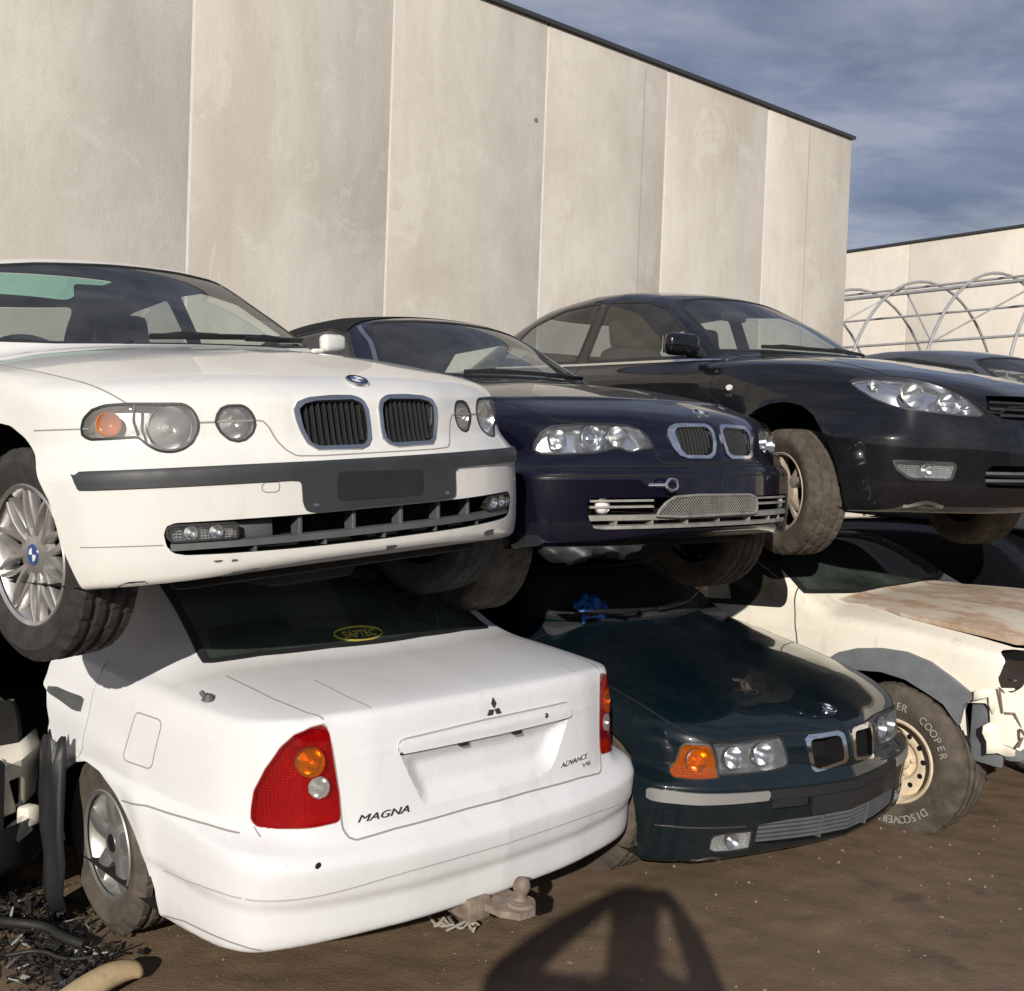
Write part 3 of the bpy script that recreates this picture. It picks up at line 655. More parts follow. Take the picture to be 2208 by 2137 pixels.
POSE = dict(A=((-.843, 3.757, 1.072), 42.6, -1.35, 4.67), B=((.412, 4.987, 1.087), 38.6, -2.23, 1.52), C=((2.095, 6.078, 1.303), 34.2, 1.46, 1.44),
    D=((-.679, 4.163, .017), 43.5, 2.03, .91), E=((.975, 4.967, -.034), 37.1, 1.9, .88), F=((2.625, 5.776, -.080), 39.3, -3.83, 2.56))
# ------------------------------------------------------------------ camera
CAM_F, CAM_PITCH, CAM_ROLL, CAM_H = 2339.26, -.02854, .03662, 1.6356
cam = bpy.data.cameras.new('camera'); cam.sensor_fit = 'HORIZONTAL'; cam.sensor_width = 36.; cam.lens = CAM_F/2208*36; cam.clip_end = 3000; cam.clip_start = .02
camo = bpy.data.objects.new('camera', cam); COL.objects.link(camo)
_f = Vector((0, math.cos(CAM_PITCH), math.sin(CAM_PITCH))); _u = Vector((0, -math.sin(CAM_PITCH), math.cos(CAM_PITCH))); _r = Vector((1, 0, 0))
_c, _s = math.cos(CAM_ROLL), math.sin(CAM_ROLL)
_x = _r*_c + _u*_s*(1); _y = -_r*_s*(1) + _u*_c
_M = Matrix.Identity(4)
for i in range(3): _M[i][0] = _x[i]; _M[i][1] = _y[i]; _M[i][2] = -_f[i]
_M.translation = Vector((0, 0, CAM_H)); camo.matrix_world = _M; SC.camera = camo
SC.view_settings.view_transform = 'Standard'; SC.view_settings.look = 'None'; SC.view_settings.gamma = 1.0
SUN_AZ, SUN_EL = 7.6, 21.2     # azimuth the light travels towards (right of +Y), elevation
def lights():
    sd = bpy.data.lights.new('sun', 'SUN'); sd.energy = 4.0; sd.angle = math.radians(.55); sd.color = (1., .93, .82)
    so = bpy.data.objects.new('sun', sd); COL.objects.link(so)
    a, e = math.radians(SUN_AZ), math.radians(SUN_EL); d = Vector((math.sin(a)*math.cos(e), math.cos(a)*math.cos(e), -math.sin(e)))
    so.rotation_euler = d.to_track_quat('-Z', 'Y').to_euler(); so.location = (0, -5, 12)
    w = bpy.data.worlds.new('World'); SC.world = w; w.use_nodes = True; nt = w.node_tree; nt.nodes.clear()
    out = nt.nodes.new('ShaderNodeOutputWorld'); bg = nt.nodes.new('ShaderNodeBackground'); sky = nt.nodes.new('ShaderNodeTexSky')
    sky.sky_type = 'NISHITA'; sky.sun_disc = False; sky.sun_elevation = e; sky.sun_rotation = math.pi + a   # sun stands behind the camera
    sky.air_density = 1.0; sky.dust_density = .6; sky.ozone_density = 2.0
    # wisps of cloud by view direction
    tc = nt.nodes.new('ShaderNodeTexCoord'); sx = nt.nodes.new('ShaderNodeSeparateXYZ'); nt.links.new(tc.outputs['Generated'], sx.inputs[0])
    mz = nd(nt, 'ShaderNodeMath', operation='MAXIMUM'); mz.inputs[1].default_value = .0; nt.links.new(sx.outputs[2], mz.inputs[0])
    az = nd(nt, 'ShaderNodeMath', operation='ADD'); az.inputs[1].default_value = .22; nt.links.new(mz.outputs[0], az.inputs[0])
    dx = nd(nt, 'ShaderNodeMath', operation='DIVIDE'); dy = nd(nt, 'ShaderNodeMath', operation='DIVIDE')
    nt.links.new(sx.outputs[0], dx.inputs[0]); nt.links.new(az.outputs[0], dx.inputs[1]); nt.links.new(sx.outputs[1], dy.inputs[0]); nt.links.new(az.outputs[0], dy.inputs[1])
    cb = nt.nodes.new('ShaderNodeCombineXYZ'); nt.links.new(dx.outputs[0], cb.inputs[0]); nt.links.new(dy.outputs[0], cb.inputs[1])
    n1 = nt.nodes.new('ShaderNodeTexNoise'); n1.inputs['Scale'].default_value = 2.1; n1.inputs['Detail'].default_value = 9; n1.inputs['Roughness'].default_value = .58; n1.inputs['Distortion'].default_value = .35
    mp = nt.nodes.new('ShaderNodeMapping'); mp.inputs['Scale'].default_value = (.8, 1.5, 1); mp.inputs['Location'].default_value = (CLX, CLY, 0)
    nt.links.new(cb.outputs[0], mp.inputs[0]); nt.links.new(mp.outputs[0], n1.inputs[0])
    r = ramp(nt, n1.outputs[0], [(.36, g3(.25)), (.52, g3(.6)), (.70, g3(.9))])
    n2 = nt.nodes.new('ShaderNodeTexNoise'); n2.inputs['Scale'].default_value = 3.4; n2.inputs['Detail'].default_value = 8; n2.inputs['Roughness'].default_value = .6; n2.inputs['Distortion'].default_value = .6
    m2 = nt.nodes.new('ShaderNodeMapping'); m2.inputs['Scale'].default_value = (.5, 1.05, 1); m2.inputs['Rotation'].default_value = (0, 0, math.radians(18)); m2.inputs['Location'].default_value = (CLX*.7+3, CLY, 0); nt.links.new(cb.outputs[0], m2.inputs[0]); nt.links.new(m2.outputs[0], n2.inputs[0])
    cl = ramp(nt, n1.outputs[0], [(.38, CL_DARK), (.50, CL_MID), (.60, CL_LIGHT)]); wi = ramp(nt, n2.outputs[0], [(.50, g3(0)), (.72, g3(.75))]); hz = nd(nt, 'ShaderNodeMapRange'); hz.inputs[1].default_value = .05; hz.inputs[2].default_value = .45; hz.inputs[3].default_value = 1.; hz.inputs[4].default_value = .35; nt.links.new(sx.outputs[2], hz.inputs[0])
    wf = nd(nt, 'ShaderNodeMath', operation='MULTIPLY'); nt.links.new(wi.outputs[0], wf.inputs[0]); nt.links.new(hz.outputs[0], wf.inputs[1])
    c0 = mixc(nt, .82, sky.outputs[0], cl.outputs[0]); sc_ = nd(nt, 'ShaderNodeVectorMath', operation='SCALE'); sc_.inputs[3].default_value = 5.0
    cl2 = mixc(nt, wf.outputs[0], cl.outputs[0], CL_WISP); nt.links.new(cl2, sc_.inputs[0]); c = mixc(nt, .86, sky.outputs[0], sc_.outputs[0])
    nt.links.new(c, bg.inputs[0]); bg.inputs[1].default_value = .095; nt.links.new(bg.outputs[0], out.inputs[0])
CLX, CLY = 0.0, 0.0
CL_DARK, CL_MID, CL_LIGHT, CL_WISP = (.25, .295, .44, 1), (.40, .445, .62, 1), (.62, .65, .80, 1), (.95, .96, 1., 1)
EXPO = 0.24
# ------------------------------------------------------------------ shared car pieces
def mir(poly, side): return [(y*side, z) for y, z in poly]
def sym(half):
    """closed outline from a half outline (y>=0) given bottom to top"""
    return [(y, z) for y, z in half] + [(-y, z) for y, z in reversed(half) if abs(y) > 1e-6]
def boundary(tri):
    T = tri.T; nv = len(tri.V); E = np.concatenate([T[:, [0, 1]], T[:, [1, 2]], T[:, [2, 0]]])
    k = np.minimum(E[:, 0], E[:, 1])*nv + np.maximum(E[:, 0], E[:, 1]); u, i, c = np.unique(k, return_index=True, return_counts=True)
    return E[i[c == 1]]
def pocket(c, tri, depth, name, mat, parent, d=(-1, 0, 0), front=.0):
    """closed-back recess behind an opening in the shell"""
    if len(tri.T) == 0: print('empty pocket', name); return
    d = np.asarray(d, float); V0 = tri.V + d*front; V1 = tri.V + d*depth; B = boundary(tri); n = len(V0)
    F = [tuple(t+n) for t in tri.T] + [(b, a, a+n, b+n) for a, b in B]
    return mobj(name, np.concatenate([V0, V1]), F, mat, parent, auto=30)
def bowl(c, parent, y, z, r, name='reflector_bowl', depth=.05, back=.012, mat=None, bulb=True, glassball=False):
    P = c.pos([(y, z)], 'f')
    if len(P) == 0: return
    x = P[0][0]-back
    N = fnormal(c.f, P)[0]; N = N*.45+np.array([1, 0, 0])*.55; N /= np.linalg.norm(N)
    R = frame_from(N); prof = [(r*t, depth*(t*t-1)) for t in np.linspace(.02, 1, 9)] + [(r*1.05, -.002), (r*1.05, -.02)]
    mb = MB().lathe(prof, 28, 'z'); M4 = Matrix.Identity(4)
    for i in range(3):
        for j in range(3): M4[i][j] = R[i][j]
    M4.translation = Vector((x, y, z)); mb.xf(M4); o = mb.obj(name, mat or M['refl'], parent, 40)
    if bulb:
        MB().lathe([(.001, .012-depth*.5), (r*.16, -.004-depth*.5), (r*.16, -depth*.9), (r*.2, -depth*.98)], 14, 'z').xf(M4).obj('bulb', M['bulb'], parent)
    if glassball:
        MB().lathe([(r*.62*math.sin(a), -depth*.62 + r*.45*math.cos(a)) for a in np.linspace(.02, 1.57, 8)], 20, 'z').xf(M4).obj('projector_lens', M['chrome'], parent)
    return o
def lamp(c, name, poly, side, lens='lens', depth=.07, house='refd', bowls=(), seal=.007, view='f', label=None, d=(-1, 0, 0), lim=None):
    tri = c.cut(view, mir(poly, side) if view == 'f' else poly, 1 if view == 'f' else side, lim)
    o = c.part(name, tri, M[lens], off=-.0015, label=label)
    pocket(c, tri, depth, 'lamp_housing', M[house], o, d, .002)
    for b in bowls: bowl(c, o, b[0]*side, *b[1:-1], **b[-1])
    if seal: c.line('lamp_seal', view, dens(mir(poly, side) if view == 'f' else poly, .01), seal, side if view == 's' else 1, M['trim'], True, .0015, parent=o, step=.01)
    return o
def kidneys(c, outer, inner, zlo, zhi, n=10, slats=True, ring_mat='chrome'):
    for s in (1, -1):
        t = c.cut('f', mir(outer, s)); inn, ring = c.cut('f', mir(inner, s), m=t)
        o = c.part('kidney_grille', ring, M[ring_mat], off=.006, wall=.02)
        pocket(c, inn, .09, 'grille_well', M['dark'], o)
        if not slats: continue
        ys = [p[0] for p in inner]; mb = MB(); ip = np.array(inner)
        for k in range(n):
            y = min(ys)+(max(ys)-min(ys))*(k+.5)/n; zz = np.linspace(zlo, zhi, 40); sd = poly_sd(np.stack([np.full(40, y), zz], 1), ip); ok = zz[sd < 0]
            if len(ok) < 3: continue
            P = c.pos([(y*s, z) for z in np.linspace(ok[0], ok[-1], 7)], 'f'); P[:, 0] -= .012
            V, F = sweep(P, np.tile([1., 0, 0], (len(P), 1)), [(-.0035, -.03), (.0035, -.03), (.0045, -.003), (.002, .002), (-.002, .002), (-.0045, -.003)]); mb.add(V, F)
        mb.obj('grille_slats', M['trim'], o, 40)
def arch(c, poly, sides=(1, -1), yin=.48, lim=.55):
    for s in sides:
        P = on_surface(c.f, dens(poly, .02), 's', s)
        c.cut('s', poly, s, lim)
        Q = P.copy(); Q[:, 1] = yin*s; n = len(P)
        P[:, 1] -= s*.004
        cen = Q.mean(0); V = np.concatenate([P, Q, cen[None]]); F = [(i, (i+1) % n, n+(i+1) % n, n+i) for i in range(n)] + [(n+i, n+(i+1) % n, 2*n) for i in range(n)]
        mobj('wheel_arch', V, F, M['under'], c.root, auto=50)
        w = P[P[:, 2] > P[:, 2].min()+.12]; w = w + np.array([0, s*.0025, 0]); P = w; N = fnormal(c.f, P); k0 = int(np.argmax(np.linalg.norm(P-np.roll(P, 1, 0), axis=1))); P = np.roll(P, -k0, 0); N = np.roll(N, -k0, 0); V, F = sweep(P, N, [(-.006, -.01), (.006, -.01), (.006, .002), (-.006, .002)]); mobj('arch_lip', V, F, c.lipmat, c.root, auto=40)
def arch_poly(r, zc, front=.06, zbot=.05, x0=0., rear=None, n=30):
    """wheel opening: arc over the wheel, skirts running down to the sill"""
    a = np.linspace(math.radians(-8), math.radians(188), n); p = [(x0+r*math.cos(t), zc+r*math.sin(t)) for t in a]
    return [(x0+r+front, zbot)] + p + [(x0-r-(front if rear is None else rear), zbot)]
WCACHE = {}
def wheel(c, x, y, z, side, R, rim, w, kind, steer=0., camber=0., tm='rubber', rm='alloy'):
    e = empty('wheel', c.root, Matrix.Translation((x, y, z)) @ Matrix.Rotation(math.radians(steer), 4, 'Z') @ Matrix.Rotation(math.radians(camber), 4, 'X') @ (Matrix.Identity(4) if side > 0 else Matrix.Rotation(math.pi, 4, 'Z')))
    key = (R, rim, w, kind, tm, rm)
    if key not in WCACHE:
        t = wheel_tyre(R, rim, w, 3, 168).obj('tyre', M[tm], None, 28)
        mb = rim_barrel(rim, w); h = w/2
        if kind == 'multi':
            for k in range(10):
                a = 2*math.pi*k/10
                spokes(mb, 1, .055, rim-.012, h*.62, h*.74, .020, .015, .03, .24, a+.02, .006); spokes(mb, 1, .055, rim-.012, h*.62, h*.74, .020, .015, .03, -.24, a-.02, .006)
            mb.lathe([(.0, h*.66), (.038, h*.66), (.06, h*.62), (.078, h*.60), (.085, h*.4)], 30)
        elif kind == 'five':
            spokes(mb, 5, .04, rim-.008, h*.60, h*.72, .060, .062, .045, 0, .3, .01); mb.lathe([(.0, h*.68), (.05, h*.68), (.07, h*.6), (.075, h*.4)], 24)
        elif kind == 'five2':
            for d in (-.10, .10): spokes(mb, 5, .05, rim-.01, h*.55, h*.70, .035, .03, .04, d*.6, d, .008)
            mb.lathe([(.0, h*.62), (.05, h*.62), (.08, h*.55), (.085, h*.3)], 24)
        elif kind == 'steel':
            mb = MB().lathe([(rim-.012, h*.88), (rim-.002, h*.92), (rim+.004, h*.84), (rim-.010, h*.72), (rim-.022, h*.60), (rim-.030, h*.30)], 56)
            nh = 12; hb = MB(); prof = [(rim-.030, h*.30), (rim-.055, h*.42), (rim-.085, h*.44), (rim-.10, h*.40), (rim-.115, h*.24), (.062, h*.20), (.060, h*.26)]
            mb.lathe(prof, 60); mb.lathe([(.0, h*.62), (.048, h*.60), (.055, h*.5), (.058, h*.2)], 24)
            for k in range(6):
                a = 2*math.pi*k/6; mb.lathe([(.0, h*.36), (.011, h*.36), (.013, h*.2)], 8, c=(.078*math.cos(a), 0, .078*math.sin(a)))
        r = mb.obj('rim', M[rm], None, 35)
        d = MB().lathe([(.0, -.005), (rim*.78, -.005), (rim*.78, -.025), (.02, -.03)], 40).lathe([(rim-.032, h*.2), (rim-.034, -h*.9)], 40).obj('brake_disc', M['under'] if kind != 'steel' else M['rust'], None)
        extra = []
        if kind == 'steel':
            n0 = len(r.data.polygons); hb = MB(); hb.V = [tuple(v.co) for v in r.data.vertices]; hb.F = [tuple(p.vertices) for p in r.data.polygons]
            for k in range(nh):
                a = 2*math.pi*k/nh; hb.lathe([(.0, h*.443), (.0125, h*.443), (.0135, h*.435)], 12, c=((rim-.072)*math.cos(a), 0, (rim-.072)*math.sin(a)))
            bpy.data.objects.remove(r); r = hb.obj('rim', [M[rm], M['dark']], None, 35); mi = np.zeros(len(r.data.polygons), np.int32); mi[n0:] = 1; r.data.polygons.foreach_set('material_index', mi)
        if kind == 'multi':
            extra.append(MB().lathe([(.0, h*.685), (.030, h*.685), (.032, h*.66)], 24).obj('hub_cap', M['mblue'], None))
            q = MB()
            for k in (0, 2): q.add([(0, h*.69, 0)] + [(.02*math.cos(a), h*.69, .02*math.sin(a)) for a in np.linspace(k*math.pi/2, (k+1)*math.pi/2, 7)], [tuple(range(8))])
            extra.append(q.obj('hub_emblem', M['mwhite'], None))
        if kind == 'five': extra.append(MB().lathe([(.0, h*.70), (.03, h*.70), (.034, h*.66)], 24).obj('hub_cap', M['chromed'], None))
        WCACHE[key] = [t, r, d] + extra
        for o in WCACHE[key]: o.parent = e
    else:
        for o in WCACHE[key]:
            q = o.copy(); COL.objects.link(q); q.parent = e
    return e
def text_tris(body, size=1.0, shear=0., extrude=0.0, bold=0.):
    cu = bpy.data.curves.new('lettering', 'FONT'); cu.body = body; cu.size = size; cu.shear = shear; cu.offset = bold; cu.resolution_u = 3
    o = bpy.data.objects.new('lettering', cu); COL.objects.link(o); dg = bpy.context.evaluated_depsgraph_get(); me = bpy.data.meshes.new_from_object(o.evaluated_get(dg))
    V = np.array([v.co[:] for v in me.vertices]); F = [tuple(p.vertices) for p in me.polygons]
    bpy.data.objects.remove(o); bpy.data.curves.remove(cu); bpy.data.meshes.remove(me)
    return V, F
def solid_letters(V3, F, N, h):
    """letters as thin solids: top faces + rim"""
    V3 = np.asarray(V3); n = len(V3); E = {}
    for f in F:
        for i in range(len(f)):
            a, b = f[i], f[(i+1) % len(f)]; E[(a, b)] = 1
    Fo = [tuple(f) for f in F] + [(b, a, a+n, b+n) for (a, b) in E if (b, a) not in E]
    return np.concatenate([V3+N*h, V3-N*.001]), Fo
def badge_text(c, name, body, y0, z0, w, hgt, mat, parent, view='f', shear=.3, rise=0., side=1, h=.004, bold=.0):
    V, F = text_tris(body, 1.0, shear, bold=bold); V = V[:, :2]-V[:, :2].min(0); sz = V.max(0); u = V[:, 0]/sz[0]*w; v = V[:, 1]/sz[1]*hgt
    q = np.stack([y0+u, z0+v+rise*u/w], 1)
    if view == 's': q = np.stack([y0+u*(-side), z0+v], 1)
    n = len(q); z = np.zeros(n)
    if view == 'f': P = raycast(c.f, np.stack([z+1.5, q[:, 0], q[:, 1]], 1), (-1, 0, 0))
    else: P = raycast(c.f, np.stack([q[:, 0], z+side*1.3, q[:, 1]], 1), (0, -side, 0))
    if np.isnan(P).any(): print('text miss', body); P = P[~np.isnan(P[:, 0])]; return
    N = fnormal(c.f, P); V3, F3 = solid_letters(P, F, N, h)
    return mobj(name, V3, F3, mat, parent, auto=30)
def roundel(c, y, z, r, parent, hang=.004):
    """round emblem: dark ring, quartered blue and white centre"""
    P = c.pos([(y, z)], 'f')[0]; n = fnormal(c.f, P[None])[0]; R = frame_from(n); M4 = Matrix.Identity(4)
    for i in range(3):
        for j in range(3): M4[i][j] = R[i][j]
    M4.translation = Vector(P+n*hang)
    o = MB().lathe([(.0, .002), (r*.66, .002), (r*.70, .004), (r*.92, .004), (r, .0), (r, -.012)], 40, 'z').xf(M4).obj('emblem', M['trim'], parent)
    MB().lathe([(r*.93, .0045), (r*1.02, .002), (r*1.02, -.008)], 40, 'z').xf(M4).obj('emblem_rim', M['chrome'], o)
    for col, ks in (('mwhite', (0, 2)), ('mblue', (1, 3))):
        mb = MB()
        for k in ks: mb.add([(0, 0, .0045)] + [(r*.62*math.cos(a), r*.62*math.sin(a), .0045) for a in np.linspace(k*math.pi/2, (k+1)*math.pi/2, 8)], [tuple(range(9))])
        mb.xf(M4).obj('emblem_quarters', M[col], o)
    return o
def window(c, name, view, poly, side=1, lim=None, mat='glass', seal=.022, inset=.003, sealmat='trim'):
    tri = c.cut(view, poly, side, lim)
    o = c.part(name, tri, M[mat], off=-inset)
    if seal: c.line('window_seal', view, poly, seal, side, M[sealmat], True, .002, parent=o, step=.015)
    return o
def interior(c, xdash, xseat, xrear, zb, half=.62, wheel_side=-1):
    """dashboard, seats and steering wheel seen through the glass"""
    mb = MB().box((xdash-.16, 0, zb-.10), (.42, half*2, .18), bev=.05).box((xdash-.30, wheel_side*.36, zb-.02), (.12, .34, .09), bev=.03)
    mb.obj('dashboard', M['dash'], c.root, 40)
    for s in (1, -1):
        st = MB().box((xseat, s*.36, zb-.22), (.16, .48, .66), np.array(Matrix.Rotation(math.radians(-14), 3, 'Y')), .06).box((xseat-.13, s*.36, zb+.20), (.09, .26, .19), np.array(Matrix.Rotation(math.radians(-10), 3, 'Y')), .04).box((xseat+.22, s*.36, zb-.50), (.5, .48, .14), bev=.05)
        st.obj('front_seat', M['seat'], c.root, 40)
    MB().box((xrear, 0, zb-.16), (.18, half*1.9, .55), np.array(Matrix.Rotation(math.radians(-18), 3, 'Y')), .06).obj('rear_seat', M['seat'], c.root, 40)
    M4 = Matrix.Translation((xdash-.46, wheel_side*.36, zb-.06)) @ Matrix.Rotation(math.radians(65), 4, 'Y')
    t = np.linspace(0, 2*math.pi, 33); sw = MB().tube([(.185*math.cos(a), .185*math.sin(a), 0) for a in t], .014, 8, False).box((0, 0, -.02), (.13, .11, .05), bev=.02).box((0, .1, -.01), (.03, .17, .02)).box((0, -.1, -.01), (.03, .17, .02)).box((-.1, 0, -.01), (.16, .03, .02))
    sw.xf(M4).obj('steering_wheel', M['dash'], c.root, 40)
    MB().box((xdash-.62, 0, zb+.31), (.03, .22, .065), bev=.015).obj('rear_view_mirror', M['trim'], c.root, 40)
    MB().box(((xdash+xrear)/2-.3, 0, .28), (abs(xdash-xrear)+1.6, 1.3, .05)).obj('cabin_floor', M['dark'], c.root)
def wing_mirror(c, side, x, y, z, mat, scale=1.0):
    k = scale
    mb = MB().box((x, side*(y+.10*k), z), (.09*k, .21*k, .125*k), np.array(Matrix.Rotation(math.radians(side*12), 3, 'Z')), .035*k).box((x-.01, side*(y-.01), z-.055*k), (.06*k, .10*k, .035*k), bev=.012)
    o = mb.obj('wing_mirror', mat, c.root, 60)
    MB().box((x-.046*k, side*(y+.10*k), z), (.006, .17*k, .095*k), np.array(Matrix.Rotation(math.radians(side*12), 3, 'Z'))).obj('mirror_glass', M['chrome'], o)
    return o
def wiper(c, pts, parent=None, lift=.012):
    P = c.pos(dens(pts, .03, False), 'f'); N = fnormal(c.f, P); V, F = sweep(P, N, [(-.006, lift-.008), (.006, lift-.008), (.003, lift+.012), (-.003, lift+.012)])
    mb = MB().add(V, F); a, n = P[0], N[0]; mb.tube([a+n*lift, a+n*(lift+.004)+(P[len(P)//2]-a)*.45+n*.012, P[len(P)//2]+n*(lift+.008)], .007, 6)
    return mb.obj('wiper', M['trim'], parent or c.root, 40)
def underside(c, x0, x1, z):
    """floor pan, sump, subframe, arms and exhaust under a lifted car"""
    under_plate(c, x0, x1, .55, z)
    MB().box((.05, .05, z-.05), (.42, .34, .14), bev=.03).obj('sump', M['under'], c.root); MB().box((-.02, 0, z-.03), (.12, 1.0, .09), bev=.02).box((x0-.08, 0, z), (.07, 1.1, .10), bev=.02).obj('subframe', M['under'], c.root)
    for s in (1, -1):
        MB().tube([(-.02, .42*s, z-.02), (.0, .66*s, z-.03)], .022, 8).tube([(-.28, .46*s, z), (-.02, .66*s, z-.03)], .018, 8).tube([(.03, .64*s, z), (.03, .60*s, z+.35)], .03, 8).obj('suspension_arm', M['under'], c.root)
    MB().tube([(-.15, -.12, z-.02), (-.8, -.16, z-.045), (-1.9, -.16, z-.045), (-2.4, -.25, z-.02)], .03, 10).lathe([(.001, -.25), (.07, -.24), (.075, 0), (.07, .24), (.001, .25)], 18, 'x', c=(-1.4, -.16, z-.05)).obj('exhaust', M['rust'], c.root)
def under_plate(c, x0, x1, half, z):
    MB().box(((x0+x1)/2, 0, z), (abs(x1-x0), half*2, .04)).obj('underbody', M['under'], c.root)
def car_compact():
    c = Car('parked_car', 'white hatchback with twin kidney grille and round lamps, perched on the white sedan', 'car', POSE['A'], PA, 'cars stacked in the upper row')
    c.lipmat = M['white']
    A = [(.40, .10), (.415, .25), (.40, .30), (.385, .345), (.376, .405), (.355, .48), (.31, .545), (.245, .605), (.175, .66), (.10, .695), (0, .71), (-.10, .695), (-.2, .65), (-.29, .57), (-.35, .47), (-.38, .35), (-.39, .22), (-.40, .10)]
    arch(c, A); arch(c, arch_poly(.355, .315, .02, .05, -2.725))
    HL = [(.744, .655), (.744, .673), (.739, .698), (.724, .720), (.701, .731), (.656, .733), (.532, .728), (.516, .719), (.505, .700), (.499, .675), (.504, .650), (.520, .622), (.547, .604), (.577, .597), (.605, .603), (.625, .622), (.640, .643), (.697, .641), (.735, .641)]
    IL = [(.452, .695), (.440, .712), (.424, .719), (.386, .719), (.371, .707), (.361, .687), (.360, .663), (.370, .639), (.389, .624), (.410, .619), (.430, .626), (.449, .648), (.459, .673)]
    for s in (1, -1):
        o = lamp(c, 'headlight', HL, s, 'lensd', .06, 'refd', [(.565, .665, .058, dict(depth=.045, back=.01))])
        bowl(c, o, (.695 if s < 0 else .68)*s, .680, .032, 'indicator_bowl', .025, .008 if s < 0 else .035, M['amber'], False)
        lamp(c, 'headlight', IL, s, 'lensd', .06, 'refd', [(.408, .670, .040, dict(depth=.03, back=.012))])
        c.line('lamp_divider', 'f', [(.640*s, .729), (.647*s, .685), (.640*s, .647)], .007, 1, M['trim'], False, .001)
    KO = [(.255, .703), (.241, .724), (.208, .734), (.131, .739), (.060, .738), (.030, .726), (.019, .702), (.018, .651), (.020, .612), (.037, .589), (.068, .581), (.205, .584), (.230, .604), (.245, .643), (.254, .677)]
    KI = [(.240, .702), (.226, .717), (.185, .725), (.062, .727), (.037, .713), (.031, .690), (.030, .640), (.036, .608), (.052, .594), (.199, .595), (.218, .607), (.234, .650)]
    kidneys(c, KO, KI, .58, .74, 11, True, 'chromed')
    # lower air opening with fog lamps
    G = [(0, .316), (.30, .317), (.48, .319), (.575, .322), (.605, .330), (.619, .351), (.624, .383), (.617, .403), (.598, .411), (.30, .410), (0, .410)]
    GP = sym(G)
    FOG = [(.616, .374), (.618, .392), (.606, .404), (.452, .402), (.450, .360), (.606, .360)]
    for s in (1, -1): lamp(c, 'fog_light', FOG, s, 'lens', .028, 'ribs', [(.50, .381, .019, dict(depth=.012, back=.008)), (.56, .381, .019, dict(depth=.012, back=.008))], .006)
    t = c.cut('f', GP); o = pocket(c, t, .10, 'air_intake', M['dark'], c.root)
    mb = MB()
    for z in (.343,):
        c.line('', 'f', [(y, z) for y in np.linspace(-.61, .61, 40)], mb=mb, prof=[(-.011, -.03), (.011, -.03), (.010, -.006), (-.008, -.003)])
    for y in (-.27, -.10, .07, .22, .36):
        P = c.pos([(y, z) for z in np.linspace(.345, .409, 5)], 'f'); P[:, 0] -= .03
        V, F = sweep(P, np.tile([1., 0, 0], (len(P), 1)), rect(.014, -.03, .012)); mb.add(V, F)
    for y in (-.40, -.2, 0, .2, .4): P = c.pos([(y, z) for z in np.linspace(.319, .34, 4)], 'f'); P[:, 0] -= .02; V, F = sweep(P, np.tile([1., 0, 0], (len(P), 1)), rect(.010, -.03, .012)); mb.add(V, F)
    mb.obj('intake_bars', M['trimg'], o, 40)
    MB().box((.655, -.385, .379), (.02, .10, .05), np.array(Matrix.Rotation(math.radians(-14), 3, 'Z')), .006).obj('intake_blank', M['trimg'], o)
    # black bumper strip and number plate mount
    ST = [(-.791, .553), (-.784, .509)] + [(y, .508) for y in np.linspace(-.76, -.30, 9)] + [(-.281, .505), (-.273, .495), (-.272, .437), (-.262, .419), (-.245, .414), (.248, .414), (.272, .420), (.276, .437), (.277, .509)] + [(y, .509) for y in np.linspace(.30, .76, 9)] + [(.784, .509), (.791, .553)] + [(y, .554) for y in np.linspace(.76, -.76, 21)]
    t = c.cut('f', ST, lim=.05); o = c.part('bumper_strip', t, M['strip'], off=.007, wall=.012)
    inn, _ = c.cut('f', rpoly([(-.17, .440), (.135, .436), (.138, .512), (-.165, .523)], .012), m=t); c.part('plate_mount', inn, M['trim'], off=.0095, wall=.004)
    for y, z in ((-.235, .432), (.235, .432)):
        P = c.pos([(y, z)], 'f')[0]; MB().lathe([(.0, .012), (.007, .011), (.009, .004)], 10, 'x', c=tuple(P)).obj('plate_screw', M['chromed'], o)
    # bonnet
    H = [(0, .570), (.20, .570), (.272, .573), (.292, .588), (.310, .616), (.325, .654), (.338, .673), (.353, .676), (.500, .6755), (.517, .719), (.532, .729), (.656, .734), (.671, .753), (.695, .786), (.722, .825), (.742, .86), (.752, .92), (.752, 1.2), (0, 1.2)]
    win = [(.690, 1.004), (.645, 1.10), (.58, 1.24), (.53, 1.315), (.48, 1.335), (.30, 1.350), (0, 1.355)]
    W = [(-y, z) for y, z in win] + [(y, z) for y, z in reversed(win[:-1])] + [(.45, .985), (.2, .978), (-.2, .978), (-.45, .985)]
    window(c, 'windscreen', 'f', W, lim=-1.35, seal=.014)
    for s in (1, -1):
        window(c, 'side_window', 's', rpoly([(-.86, 1.0), (-1.22, 1.245), (-1.48, 1.325), (-1.72, 1.335), (-1.78, .99)], .03), s)
        window(c, 'side_window', 's', rpoly([(-1.88, .99), (-1.84, 1.335), (-2.3, 1.315), (-2.75, 1.20), (-2.9, 1.0)], .04), s, mat='glassd')
    window(c, 'rear_window', 'r', rpoly([(-.58, 1.06), (-.47, 1.375), (.47, 1.375), (.58, 1.06)], .05), lim=-2.4, mat='glassd')
    sr = c.cut('t', rpoly([(-1.98, -.38), (-1.98, .38), (-2.62, .38), (-2.62, -.38)], .05), lim=1.2); c.part('sunroof', sr, M['teal'], off=-.003)
    t = c.cut('f', sym(H), lim=-.50); c.part('bonnet', t, M['white'])
    c.line('panel_gap', 'f', [(-y, z) for y, z in reversed(H[:-2])] + H[1:-2], .0045, mat=M['seamw'], h=.001)
